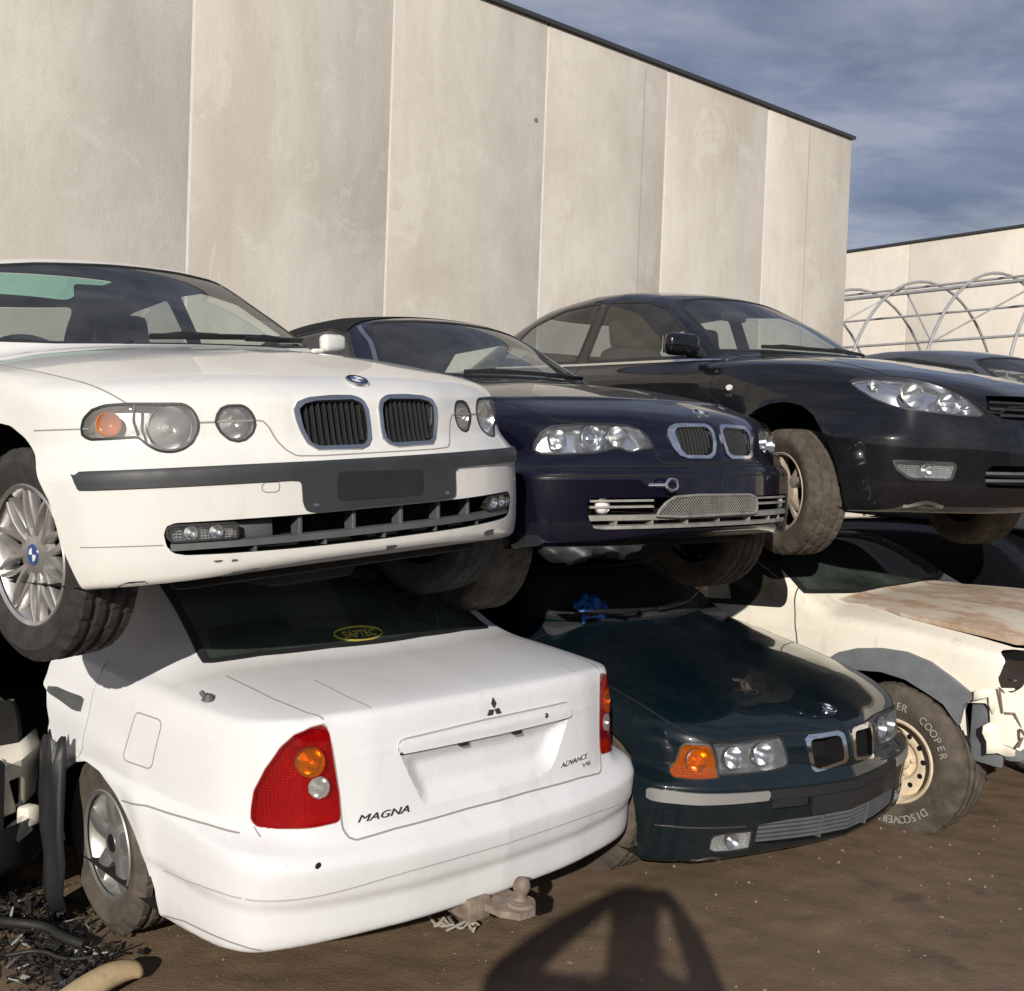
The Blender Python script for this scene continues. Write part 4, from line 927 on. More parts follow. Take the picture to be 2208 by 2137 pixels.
    for s in (1, -1):
        c.line('panel_gap', 's', [(.42, .670), (.22, .672)], .004, s, M['seamw']); c.line('panel_gap', 'f', [(.46*s, .675), (.50*s, .6755)], .005, mat=M['seam'])
        c.line('panel_gap', 'f', [(.785*s, .355), (.73*s, .355), (.625*s, .353)], .003, mat=M['seamw'])
        c.line('panel_gap', 's', [(-.52, .95), (-.56, .7), (-.55, .45), (-.50, .25)], .004, s, M['seamw']); c.line('panel_gap', 's', [(-1.76, .97), (-1.80, .7), (-1.75, .3)], .004, s, M['seamw'])
    c.line('tow_cover_gap', 'f', rpoly([(-.383, .505), (-.383, .479), (-.338, .477), (-.334, .505)], .008), .003, mat=M['seamw'], closed=True)
    bt, c.m = c.cut('f', [(-1, .05), (1, .05), (1, .672), (-1, .672)], lim=.17, m=c.m); c.part('bumper', bt, M['white'])
    roundel(c, 0, .783, .036, c.root)
    for y, z, w, hh in ((-.44, .258, .030, .010), (-.40, .262, .018, .008), (.02, .287, .02, .008), (.47, .285, .03, .012), (-.50, .300, .010, .004), (-.46, .299, .008, .004), (-.68, .250, .03, .012)):
        c.decal('paint_chip', 'f', [(y+w*math.cos(t)*(1+.3*math.sin(3*t+y*50)), z+hh*math.sin(t)*(1+.3*math.cos(2*t))) for t in np.linspace(0, 2*math.pi, 11, endpoint=False)], M['trimg'], h=.0015)
    c.part('body', c.m, M['white'])
    for x, y, s, st in ((.035, -.715, -1, 9), (0, .735, 1, 9), (-2.725, -.735, -1, 0), (-2.725, .735, 1, 0)): wheel(c, x+.02, y, .312, s, .316, .210, .205, 'multi', st)
    interior(c, -.62, -1.75, -2.6, .95); underside(c, .55, -3.3, .26)
    wing_mirror(c, 1, -.70, .735, 1.02, M['white'], .62); wing_mirror(c, -1, -.70, .735, 1.02, M['white'], .72)
    wiper(c, [(-.15, .995), (.10, 1.0), (.40, 1.012)]); wiper(c, [(.25, 1.0), (.45, 1.005), (.64, 1.02)])
    MB().box((-.34, -.28, .975), (.03, .035, .014), bev=.006).obj('washer_jet', M['trim'], c.root)
    MB().box((-.34, .28, .975), (.03, .035, .014), bev=.006).obj('washer_jet', M['trim'], c.root)
    return c
def car_cabrio():
    c = Car('parked_car', 'dark navy soft top car with a steel mesh plate, beside the upper white hatchback', 'car', POSE['B'], PB, 'cars stacked in the upper row')
    c.lipmat = M['navy']
    arch(c, arch_poly(.36, .335, .03, .05)); arch(c, arch_poly(.355, .315, .02, .05, -2.725))
    HL = [(.727, .612), (.726, .630), (.721, .648), (.704, .678), (.670, .703), (.590, .711), (.452, .711), (.400, .705), (.362, .688), (.338, .655), (.326, .619), (.372, .612), (.405, .601), (.430, .606), (.443, .617), (.474, .617), (.510, .606), (.554, .597), (.663, .595), (.715, .597)]
    for s in (1, -1):
        o = lamp(c, 'headlight', HL, s, 'lens', .075, 'refl', [(.535, .655, .048, dict(depth=.05, back=.012, glassball=True)), (.445, .662, .040, dict(depth=.045, back=.012))])
        bowl(c, o, .655*s, .652, .036, 'indicator_bowl', .03, .012, M['refl'], True)
    KO = [(.261, .676), (.244, .701), (.208, .713), (.052, .716), (.024, .705), (.018, .680), (.020, .640), (.034, .594), (.063, .575), (.183, .575), (.222, .586), (.247, .621)]
    KI = [(.226, .680), (.204, .699), (.066, .703), (.040, .694), (.036, .675), (.040, .640), (.050, .602), (.075, .588), (.190, .588), (.212, .610)]
    kidneys(c, KO, KI, .57, .72, 10)
    G = [(0, .296), (.30, .297), (.52, .300), (.585, .307), (.603, .345), (.612, .405), (.600, .424), (.35, .424), (.30, .422), (0, .424)]
    t = c.cut('f', sym(G)); o = pocket(c, t, .11, 'air_intake', M['dark'], c.root)
    mb = MB()
    for y0, y1, z, w in ((-.605, .60, .346, .011), (-.595, .59, .309, .007)): c.line('', 'f', [(y, z) for y in np.linspace(y0, y1, 40)], mb=mb, prof=[(-w, -.03), (w, -.03), (w*.9, -.004), (-w*.9, -.001)])
    for a, b in ((-.60, -.36), (.215, .60)):
        for z in (.412, .388): c.line('', 'f', [(y, z) for y in np.linspace(a, b, 14)], mb=mb, prof=[(-.005, -.03), (.005, -.03), (.004, -.006), (-.004, -.003)])
    for y in (-.5, -.36, -.2, -.02, .18, .35, .48): P = c.pos([(y, z) for z in np.linspace(.309, .345, 4)], 'f'); P[:, 0] -= .015; V, F = sweep(P, np.tile([1., 0, 0], (len(P), 1)), rect(.010, -.03, .01)); mb.add(V, F)
    mb.obj('intake_bars', M['dullbar'], o, 40)
    for s in (1, -1):
        P = c.pos([(.545*s, .393)], 'f')[0]-np.array([.02, 0, 0])
        N = np.array([.93, .36*s, 0]); R = frame_from(N); M4 = Matrix.Identity(4)
        for i in range(3):
            for j in range(3): M4[i][j] = R[i][j]
        M4.translation = Vector(P)
        f = MB().lathe([(.034, -.03), (.034, .0), (.031, .004), (.028, .002)], 28, 'z').xf(M4).obj('fog_light', M['chromed'], c.root)
        MB().lathe([(.0, .010), (.016, .008), (.027, .002), (.028, .0)], 24, 'z').xf(M4).obj('fog_lens', M['clearl'], f)
    # steel mesh plate hung in the opening: pressed frame and crossing wires
    MP = [(-.356, .352), (-.345, .374), (-.318, .402), (-.278, .424), (-.166, .430), (.155, .427), (.195, .415), (.205, .395), (.205, .360), (.190, .350), (-.241, .346)]
    mb = MB(); q = dens(MP, .012); P = c.pos(q, 'f'); P[:, 0] += .012; N = np.tile([1., 0, 0], (len(P), 1)); V, F = sweep(P, N, rect(.010, -.006, .004), True); mb.add(V, F)
    ip = np.array(MP)
    for sl in (1, -1):
        for k in range(-40, 60):
            u0 = -.6+k*.0145; seg = [(u0+t*.1, .34+t*(.1*sl if sl > 0 else .1) if sl > 0 else .44-t*.1) for t in np.linspace(0, 1, 26)]
            seg = np.array(seg); ok = poly_sd(seg, ip) < -.003; seg = seg[ok]
            if len(seg) < 3: continue
            P = c.pos(seg[[0, len(seg)//2, -1]], 'f')
            if len(P) < 3: continue
            P[:, 0] += .010+.002*sl; V, F = sweep(P, np.tile([1., 0, 0], (3, 1)), [(-.0016, -.002), (.0016, -.002), (.0016, .001), (-.0016, .001)]); mb.add(V, F)
    mb.obj('mesh_plate', M['dullbar'], c.root, 40)
    P = c.pos([(-.335, .473)], 'f')[0]
    MB().tube([P+np.array([.05, .032*math.sin(a)+.012, .022*math.cos(a)]) for a in np.linspace(0, 2*math.pi, 22)], .006, 8, False).tube([P+np.array([-.02, -.045, 0]), P+np.array([.05, -.02, 0])], .007, 8).obj('towing_eye', M['chrome'], c.root)
    win = [(.625, 1.035), (.58, 1.14), (.52, 1.265), (.49, 1.305), (.44, 1.325), (.25, 1.338), (0, 1.342)]
    W = [(-y, z) for y, z in win] + [(y, z) for y, z in reversed(win[:-1])] + [(.50, 1.008), (.3, .998), (-.3, .998), (-.50, 1.008)]
    window(c, 'windscreen', 'f', W, lim=-1.3)
    H = [(0, .557), (.20, .557), (.295, .558), (.316, .566), (.325, .618), (.336, .655), (.362, .690), (.40, .708), (.55, .714), (.64, .722), (.69, .765), (.72, .825), (.735, .88), (.74, 1.2), (0, 1.2)]
    for s in (1, -1):
        window(c, 'side_window', 's', rpoly([(-.90, 1.0), (-1.22, 1.255), (-1.45, 1.31), (-1.95, 1.305), (-2.15, 1.20), (-2.2, .995)], .03), s)
    top, c.m = c.cut('t', [(-1.24, -.9), (-1.24, .9), (-3.3, .9), (-3.3, -.9)], lim=1.0, m=c.m); c.part('soft_top', top, M['fabric'], off=.004)
    for s in (1, -1): c.line('pillar_trim', 's', [(-.80, 1.02), (-1.05, 1.20), (-1.20, 1.29)], .022, s, M['chromed'], h=.006)
    t = c.cut('f', sym(H), lim=-.52); c.part('bonnet', t, M['navy'])
    c.line('panel_gap', 'f', [(-y, z) for y, z in reversed(H[:-2])] + H[1:-2], .006, mat=M['seam'])
    for z in (.545, .509): c.line('bumper_line', 'f', [(y, z) for y in np.linspace(-.76, .76, 40)], .006, mat=M['seam'])
    for s in (1, -1):
        c.line('panel_gap', 's', [(-.52, .95), (-.56, .7), (-.55, .45), (-.50, .25)], .005, s, M['seam']); c.line('panel_gap', 's', [(-1.9, .97), (-1.95, .7), (-1.9, .3)], .005, s, M['seam'])
    bt, c.m = c.cut('f', [(-1, .05), (1, .05), (1, .549), (-1, .549)], lim=.17, m=c.m); c.part('bumper', bt, M['navy'])
    # broken plastic hanging under the bumper corner
    rr = random.Random(3); ys = np.linspace(-.74, -.36, 26); P = c.pos([(y, .262) for y in ys], 'f'); mb = MB(); n = len(P)
    dp = np.interp(np.linspace(0, 1, n), [0, .12, .3, .45, .6, .8, 1], [.02, .06, .075, .05, .035, .06, .01]) + np.array([rr.uniform(-.004, .004) for _ in range(n)])
    A_, B_, C_ = P+np.array([.003, 0, -.022]), P+np.stack([-.012+.02*np.sin(np.arange(n)*.9), np.zeros(n), -.02-dp*.6], 1), P+np.stack([-.045+.01*np.cos(np.arange(n)*1.3), np.zeros(n), -.02-dp], 1)
    mb.add(np.concatenate([A_, B_, C_]), [(i, i+1, n+i+1, n+i) for i in range(n-1)] + [(n+i, n+i+1, 2*n+i+1, 2*n+i) for i in range(n-1)])
    o = mb.obj('torn_bumper_edge', M['trim'], c.root, 30); sm = o.modifiers.new('t', 'SOLIDIFY'); sm.thickness = .005
    roundel(c, 0, .763, .034, c.root)
    c.part('body', c.m, M['navy'])
    for x, y, s in ((0, -.735, -1), (0, .735, 1), (-2.725, -.735, -1), (-2.725, .735, 1)): wheel(c, x, y, .27, s, .316, .204, .225, 'five', 0, 0, 'rubberd', 'alloyd')
    interior(c, -.66, -1.8, -2.4, .985); underside(c, .5, -3.3, .26)
    wing_mirror(c, -1, -.78, .72, 1.02, M['navy'], .8)
    wiper(c, [(-.35, 1.005), (-.05, 1.01), (.25, 1.012)]); wiper(c, [(.10, 1.005), (.35, 1.012), (.55, 1.03)])
    return c
def car_saloon():
    c = Car('parked_car', 'black saloon with almond headlamps standing on the cream pickup bonnet', 'car', POSE['C'], PC, 'cars stacked in the upper row')
    c.lipmat = M['black']
    A = [(.42, .10), (.385, .20), (.375, .30), (.362, .38), (.335, .46), (.305, .52), (.25, .60), (.18, .665), (.09, .715), (0, .733), (-.09, .722), (-.17, .69), (-.25, .635), (-.32, .54), (-.36, .42), (-.38, .30), (-.39, .1)]
    arch(c, A); arch(c, arch_poly(.37, .32, .02, .05, -2.72))
    HL = [(.742, .812), (.739, .834), (.717, .848), (.681, .857), (.62, .858), (.549, .853), (.5, .836), (.467, .806), (.436, .766), (.400, .718), (.379, .684), (.395, .674), (.463, .675), (.568, .684), (.643, .694), (.678, .701), (.702, .716), (.727, .748), (.741, .788)]
    for s in (1, -1):
        o = lamp(c, 'headlight', HL, s, 'lens', .08, 'refl', [(.625, .768, .062, dict(depth=.06, back=.012)), (.500, .735, .048, dict(depth=.05, back=.012)), (.435, .70, .022, dict(depth=.02, back=.012))])
        bowl(c, o, .70*s, .815, .026, 'indicator_bowl', .03, .012, M['refl'], False)
    FG = [(.748, .449), (.721, .451), (.518, .446), (.509, .436), (.520, .376), (.534, .368), (.676, .367), (.700, .378), (.734, .411)]
    for s in (1, -1): lamp(c, 'fog_light', FG, s, 'lens', .03, 'ribs', [(.61, .409, .034, dict(depth=.02, back=.008))], .012)
    G = [(0, .652), (.18, .654), (.30, .668), (.36, .70), (.345, .745), (.335, .774), (.15, .778), (0, .779)]
    t = c.cut('f', sym(G)); o = pocket(c, t, .09, 'grille', M['dark'], c.root)
    mb = MB()
    for z, w in ((.682, .30), (.712, .34), (.745, .33)): c.line('', 'f', [(y, z) for y in np.linspace(-w, w, 24)], mb=mb, prof=[(-.009, -.03), (.009, -.03), (.007, -.004), (-.006, -.002)])
    mb.obj('grille_bars', M['trim'], o, 40)
    G2 = [(0, .33), (.38, .335), (.40, .362), (.397, .41), (.37, .44), (0, .445)]
    t = c.cut('f', sym(G2)); o = pocket(c, t, .09, 'air_intake', M['dark'], c.root); mb = MB()
    for z in (.37, .405): c.line('', 'f', [(y, z) for y in np.linspace(-.39, .39, 24)], mb=mb, prof=[(-.007, -.03), (.007, -.03), (.006, -.006), (-.006, -.003)])
    mb.obj('intake_bars', M['trimg'], o, 40)
    win = [(.665, 1.03), (.62, 1.12), (.555, 1.25), (.505, 1.335), (.46, 1.375), (.30, 1.40), (0, 1.412)]
    W = [(-y, z) for y, z in win] + [(y, z) for y, z in reversed(win[:-1])] + [(.45, 1.035), (.2, 1.03), (-.2, 1.03), (-.45, 1.035)]
    window(c, 'windscreen', 'f', W, lim=-1.35)
    for s in (1, -1):
        window(c, 'side_window', 's', rpoly([(-.70, .988), (-1.20, 1.305), (-1.38, 1.365), (-1.78, 1.395), (-1.76, .988)], .03), s, mat='glassd')
        window(c, 'side_window', 's', rpoly([(-1.86, .988), (-1.87, 1.395), (-2.25, 1.375), (-2.60, 1.27), (-2.80, 1.10), (-2.86, 1.0)], .04), s, mat='glassd')
        c.line('chrome_strip', 's', [(-.56, .967), (-1.2, .968), (-1.80, .968), (-2.85, .978)], .016, s, M['chrome'], h=.005)
    window(c, 'rear_window', 'r', rpoly([(-.58, 1.10), (-.48, 1.36), (.48, 1.36), (.58, 1.10)], .05), lim=-2.5, mat='glassd')
    hb = [(-.62, -.62, ), (-.30, -.60), (-.083, -.585), (.141, -.585), (.376, -.612), (.435, -.606), (.501, -.545), (.583, -.487), (.678, -.447), (.766, -.401), (.81, -.359), (.84, -.30), (.865, -.18), (.872, 0)]
    hp = hb + [(x, -y) for x, y in reversed(hb[:-1])]
    t = c.cut('t', hp, lim=.62); c.part('bonnet', t, M['black'])
    c.line('panel_gap', 't', hb + [(x, -y) for x, y in reversed(hb[:-1])], .009, mat=M['seam'])
    for s in (1, -1):
        c.line('panel_gap', 's', [(.16, .671), (.35, .672), (.40, .675)], .005, s, M['seam']); c.line('panel_gap', 's', [(-.50, .97), (-.53, .8), (-.52, .55), (-.46, .25)], .005, s, M['seam']); c.line('panel_gap', 's', [(-1.80, .97), (-1.84, .7), (-1.80, .3)], .005, s, M['seam'])
        q = rpoly([(-.405, .80), (-.40, .818), (-.36, .818), (-.355, .80), (-.36, .788), (-.40, .788)], .012); tri, _ = c.cut('s', q, s, m=c.m); c.part('side_badge', tri, M['clearl'], off=.005, wall=.006)
        badge_text(c, 'badge_lettering', 'VVT', -.36 if s > 0 else -.40, .755, .045, .012, M['chromed'], c.root, 's', 0, side=s, h=.003)
    bt, c.m = c.cut('f', [(-1, .05), (1, .05), (1, .672), (-1, .672)], lim=.17, m=c.m); c.part('bumper', bt, M['black'])
    c.part('body', c.m, M['black'])
    # scraped edge along the underside of the bumper
    c.line('scraped_edge', 'f', [(y, .245+.01*math.sin(y*40)) for y in np.linspace(-.68, -.52, 14)], .018, mat=M['chromed'], h=.002)
    for x, y, s, st in ((0, -.765, -1, -14), (0, .765, 1, -14), (-2.72, -.765, -1, 0), (-2.72, .765, 1, 0)): wheel(c, x+.02, y*1.02, .265, s, .325, .205, .215, 'five2', st, 0, 'rubberd', 'alloyd')
    interior(c, -.62, -1.75, -2.7, 1.0); underside(c, .7, -3.4, .27)
    for s in (-1,): wing_mirror(c, s, -.70, .84, 1.045, M['black'], 1.0)
    wiper(c, [(-.1, 1.045), (.2, 1.045), (.48, 1.05)]); wiper(c, [(-.45, 1.048), (-.2, 1.045), (.05, 1.045)])
    return c
def car_magna():
    c = Car('parked_car', 'white sedan showing its red tail lamps and tow ball, under the white hatchback', 'car', POSE['D'], PD, 'cars on the ground row')
    c.lipmat = M['white2']
    A = [(.41, .10), (.405, .26), (.398, .315), (.372, .362), (.323, .43), (.26, .475), (.19, .515), (.12, .545), (.0, .580), (-.119, .588), (-.198, .565), (-.27, .52), (-.33, .44), (-.36, .33), (-.37, .2), (-.37, .10)]
    A2 = arch_poly(.335, .31, .06, .05)
    arch(c, A, (-1,)); arch(c, A2, (1,))
    TL = [(.595, .890), (.583, .863), (.573, .777), (.562, .690), (.560, .625), (.567, .612), (.63, .605), (.714, .598), (.750, .598), (.760, .610), (.759, .642), (.753, .697), (.732, .762), (.70, .827), (.671, .863), (.630, .884)]
    for s in (1, -1):
        tri = c.cut('f', mir(TL, s), lim=.4); th = np.linspace(0, 2*math.pi, 28, endpoint=False)
        am, tri = c.cut('f', mir([(.635+.037*math.cos(t), .787+.044*math.sin(t)) for t in th], s), m=tri, lim=.4)
        cl, tri = c.cut('f', mir([(.616+.029*math.cos(t), .714+.032*math.sin(t)) for t in th], s), m=tri, lim=.4)
        o = c.part('tail_light', tri, M['redg'], off=.004, wall=.012); pocket(c, tri, .045, 'lamp_housing', M['ribs'], o)
        a_ = c.part('indicator_lens', am, M['amberg'], o, off=.007, wall=.01); b_ = c.part('reversing_lens', cl, M['lensd'], o, off=.006, wall=.01)
        c.line('lamp_seal', 'f', dens(mir(TL, s), .01), .006, 1, M['seamw'], True, .001, parent=o, step=.01); bowl(c, o, .635*s, .787, .036, 'indicator_bowl', .03, .006); bowl(c, o, .616*s, .714, .028, 'reversing_bowl', .025, .006)
    # rear window: dark glass, black edge, demister shelf sticker
    RW = [(-.622, .950), (-.600, 1.02), (-.578, 1.10), (-.56, 1.18), (.56, 1.18), (.578, 1.10), (.600, 1.02), (.622, .950), (.45, .965), (.2, .974), (-.2, .974), (-.45, .965)]
    o = window(c, 'rear_window', 'f', RW, lim=-.75, mat='glassg', seal=.03)
    q = [(-.05+.10*math.cos(t), .998+.017*math.sin(t)) for t in np.linspace(0, 2*math.pi, 40, endpoint=False)]
    c.line('window_sticker', 'f', q, .004, mat=M['yellow'], closed=True, h=.002, parent=o, step=.008)
    badge_text(c, 'sticker_lettering', 'SAFTEC', -.12, .989, .14, .016, M['yellow'], o, 'f', .2, h=.002)
    # boot lid with number plate recess
    half = [(0, .578), (.13, .578), (.40, .570), (.525, .558), (.545, .568), (.556, .592), (.560, .69), (.576, .824), (.590, .885), (.615, .915), (.628, .94), (.63, 1.1), (0, 1.1)]
    t = c.cut('f', sym(half), lim=.33)
    GA = [(-.375, .805), (-.366, .818), (-.345, .823), (-.03, .837), (.345, .835), (.362, .828), (.362, .785), (-.034, .785), (-.369, .782)]
    ga, t = c.cut('f', GA, m=t)
    RC = [(-.369, .782), (-.335, .704), (-.298, .632), (-.285, .617), (-.249, .613), (.20, .613), (.255, .628), (.285, .66), (.362, .785), (-.034, .785)]
    rc_, t = c.cut('f', RC, m=t)
    lid = c.part('boot_lid', t, M['white2'], wallmat=None)
    g = c.part('number_plate_garnish', ga, M['white2'], lid, off=.012, wall=.03)
    V0 = rc_.V; sd = -poly_sd(V0[:, [1, 2]], np.array(RC)); dpt = .028*sstep(0, .05, sd) * sstep(.62, .70, V0[:, 2]+.02) + .006; V1 = V0 - np.stack([dpt*sstep(0, .012, sd), 0*dpt, 0*dpt], 1)
    mobj('number_plate_recess', V1, rc_.T, M['white2'], lid)
    for y in (-.13, .10):
        P = c.pos([(y, .778)], 'f')[0]; MB().box(P-(.006, 0, 0), (.03, .035, .016), bev=.004).obj('plate_lamp', M['trim'], lid)
    P = c.pos([(.23, .812)], 'f')[0]; MB().lathe([(.0, .014), (.008, .014), (.010, .011), (.010, .0)], 14, 'x', c=tuple(P)).obj('boot_lock', M['chromed'], lid)
    c.line('panel_gap', 'f', [(-y, z) for y, z in reversed(half[:-4])] + half[1:-4], .006, mat=M['seamw'], h=.001, parent=lid)
    for s in (1, -1): c.line('panel_gap', 't', [(.33, .628*s), (.62, .630*s), (.78, .614*s), (.838, .592*s)], .005, mat=M['seamw'], parent=lid); c.line('lid_crease', 't', [(.56, .445*s), (.762, .452*s), (.86, .440*s)], .004, mat=M['seamw'], parent=lid)
    c.line('garnish_shadow_gap', 'f', [(-.369, .781), (-.034, .784), (.362, .784)], .007, mat=M['seam'], h=.002, parent=lid)
    c.line('garnish_gap', 'f', [(-.372, .79), (-.375, .806), (-.364, .820), (-.345, .825), (-.03, .839), (.345, .837), (.362, .830)], .003, mat=M['seamw'], h=.001, parent=lid)
    # three diamond emblem and lettering
    for k in range(3):
        a = math.pi/2 + k*2*math.pi/3; d = np.array([math.cos(a), math.sin(a)]); n = np.array([-d[1], d[0]]); r = .034
        q = [d*.003, d*r*.5+n*r*.29, d*r, d*r*.5-n*r*.29]; c.decal('three_diamond_emblem', 'f', [(y, .866+z) for y, z in q], M['letter'], lid, .005)
    badge_text(c, 'badge_lettering', 'MAGNA', -.512, .603, .165, .020, M['letter'], lid, 'f', .35, .006)
    badge_text(c, 'badge_lettering', 'ADVANCE', .302, .622, .155, .017, M['chromed'], lid, 'f', .35, .004); badge_text(c, 'badge_lettering', 'V6', .420, .600, .05, .014, M['chromed'], lid, 'f', .2)
    # flank: fuel flap, torn door, handle, bumper
    fl = rpoly([(.165, .808), (.308, .814), (.324, .800), (.300, .668), (.280, .656), (.148, .650), (.134, .660)], .015)
    c.line('fuel_flap', 's', fl, .004, -1, M['seamw'], True)
    TORN = [(-.60, 1.3), (-.562, .93), (-.55, .80), (-.562, .749), (-.512, .735), (-.498, .712), (-.484, .688), (-.462, .66), (-.447, .638), (-.460, .61), (-.455, .588), (-.436, .56), (-.34, .55), (-.34, .1), (-3.2, .1), (-3.2, 1.3)]
    c.cut('s', TORN, -1, .5)
    DR = [(-.156, .86), (-.152, .80), (-.138, .733), (-.139, .621), (-.17, .585), (-.25, .55), (-.6, .55), (-.6, .935), (-.2, .935)]
    dr = c.cut('s', DR, -1, .5); d = c.part('rear_door', dr, M['white2'], off=.001, wall=.03, label='torn off rear door stump with black handle')
    c.line('panel_gap', 's', [(-.165, .90), (-.152, .80), (-.138, .733), (-.139, .621), (-.17, .585), (-.25, .55)], .005, -1, M['seamw'], parent=d)
    P = c.pos([(x, .75) for x in np.linspace(-.47, -.20, 10)], 's', -1); N = fnormal(c.f, P)
    wv = np.interp(np.linspace(0, 1, len(P)), [0, .1, .5, .9, 1], [.010, .016, .020, .028, .022]); mb = MB()
    V, F = sweep(P, N, [(-1, -.004), (1, -.004), (.8, .018), (-.8, .018)]); V = V.reshape(len(P), 4, 3); cen = V.mean(1, keepdims=True); B_ = np.cross(N, np.gradient(P, axis=0)); B_ /= np.linalg.norm(B_, axis=1, keepdims=True)
    V = P[:, None, :] + B_[:, None, :]*wv[:, None, None]*np.array([-1, 1, .8, -.8])[None, :, None] + N[:, None, :]*np.array([-.004, -.004, .02, .02])[None, :, None]; mb.add(V.reshape(-1, 3), F).obj('door_handle', M['trimg'], d, 40)
    P = c.pos([(.46, -.755)], 't')
    if len(P): MB().lathe([(.0, .02), (.012, .018), (.018, .008), (.022, .0)], 14, 'z', c=tuple(P[0])).tube([P[0], P[0]+(-.03, -.01, .02)], .008, 6).obj('aerial_base', M['trimg'], c.root)
    for s in (1, -1):
        c.line('panel_gap', 's', [(.17, .530), (.324, .557), (.517, .570), (.62, .575), (.73, .577)], .006, s, M['seamw']); c.line('panel_gap', 'f', [(.755*s, .576), (.757*s, .598)], .004, mat=M['seamw'])
        c.line('bumper_line', 's', [(.428, .243), (.55, .270), (.66, .280), (.74, .285), (.80, .284), (.85, .275)], .005, s, M['seamw'])
    c.line('bumper_line', 'f', [(y, .425+.03*sstep(.75, .3, abs(y))) for y in np.linspace(-.82, .82, 50)], .005, mat=M['seamx'])  # grey line painted in for the shading of the bumper crease
    c.line('bumper_line', 's', [(.44, .39), (.55, .40), (.66, .415), (.74, .422), (.79, .424), (.815, .425)], .005, -1, M['seamx'])
    bp, c.m = c.cut('f', [(-1, .05), (1, .05), (1, .578), (-1, .578)], lim=.30, m=c.m); c.part('bumper', bp, M['white2'])
    P = c.pos([(-.655, .515)], 'f')[0]; MB().lathe([(.0, .003), (.008, .002), (.011, -.002)], 10, 'x', c=tuple(P)).obj('missing_plug', M['seam'], c.root)
    c.part('body', c.m, M['white2'])
    # tow bar
    tb = MB().box((.96, -.105, .268), (.12, .085, .07), bev=.006).prism([(-.06, -.075), (.10, -.065), (.155, -.03), (.16, .03), (.10, .065), (-.06, .06)], -.011, .011, c=(.985, -.02, .272))
    tb.lathe([(.0, .031), (.045, .031), (.048, .022), (.048, .012)], 22, 'z', c=(1.09, 0, .262)); tb.obj('tow_bar', M['rust'], c.root, 35)
    MB().lathe([(.0, .05), (.008, .0495), (.016, .047), (.024, .038), (.028, .023), (.026, .010), (.019, .0), (.017, -.016), (.020, -.020), (.036, -.022), (.036, -.032)], 24, 'z', c=(1.09, 0, .318)).obj('tow_ball', M['rust'], c.root, 40)
    wheel(c, -.01, -.77, .325, -1, .295, .182, .205, 'five', 0, 2, 'rubberd', 'alloy'); wheel(c, 0, .765, .315, 1, .315, .212, .205, 'five', 0, 0, 'rubberd', 'alloyd')
    under_plate(c, .75, -2.4, .6, .27); MB().box((-.12, 0, .905), (.82, 1.12, .03), bev=.01).box((-.55, 0, .78), (.15, 1.2, .5), bev=.05).obj('parcel_shelf', M['shelf'], c.root)
    return c
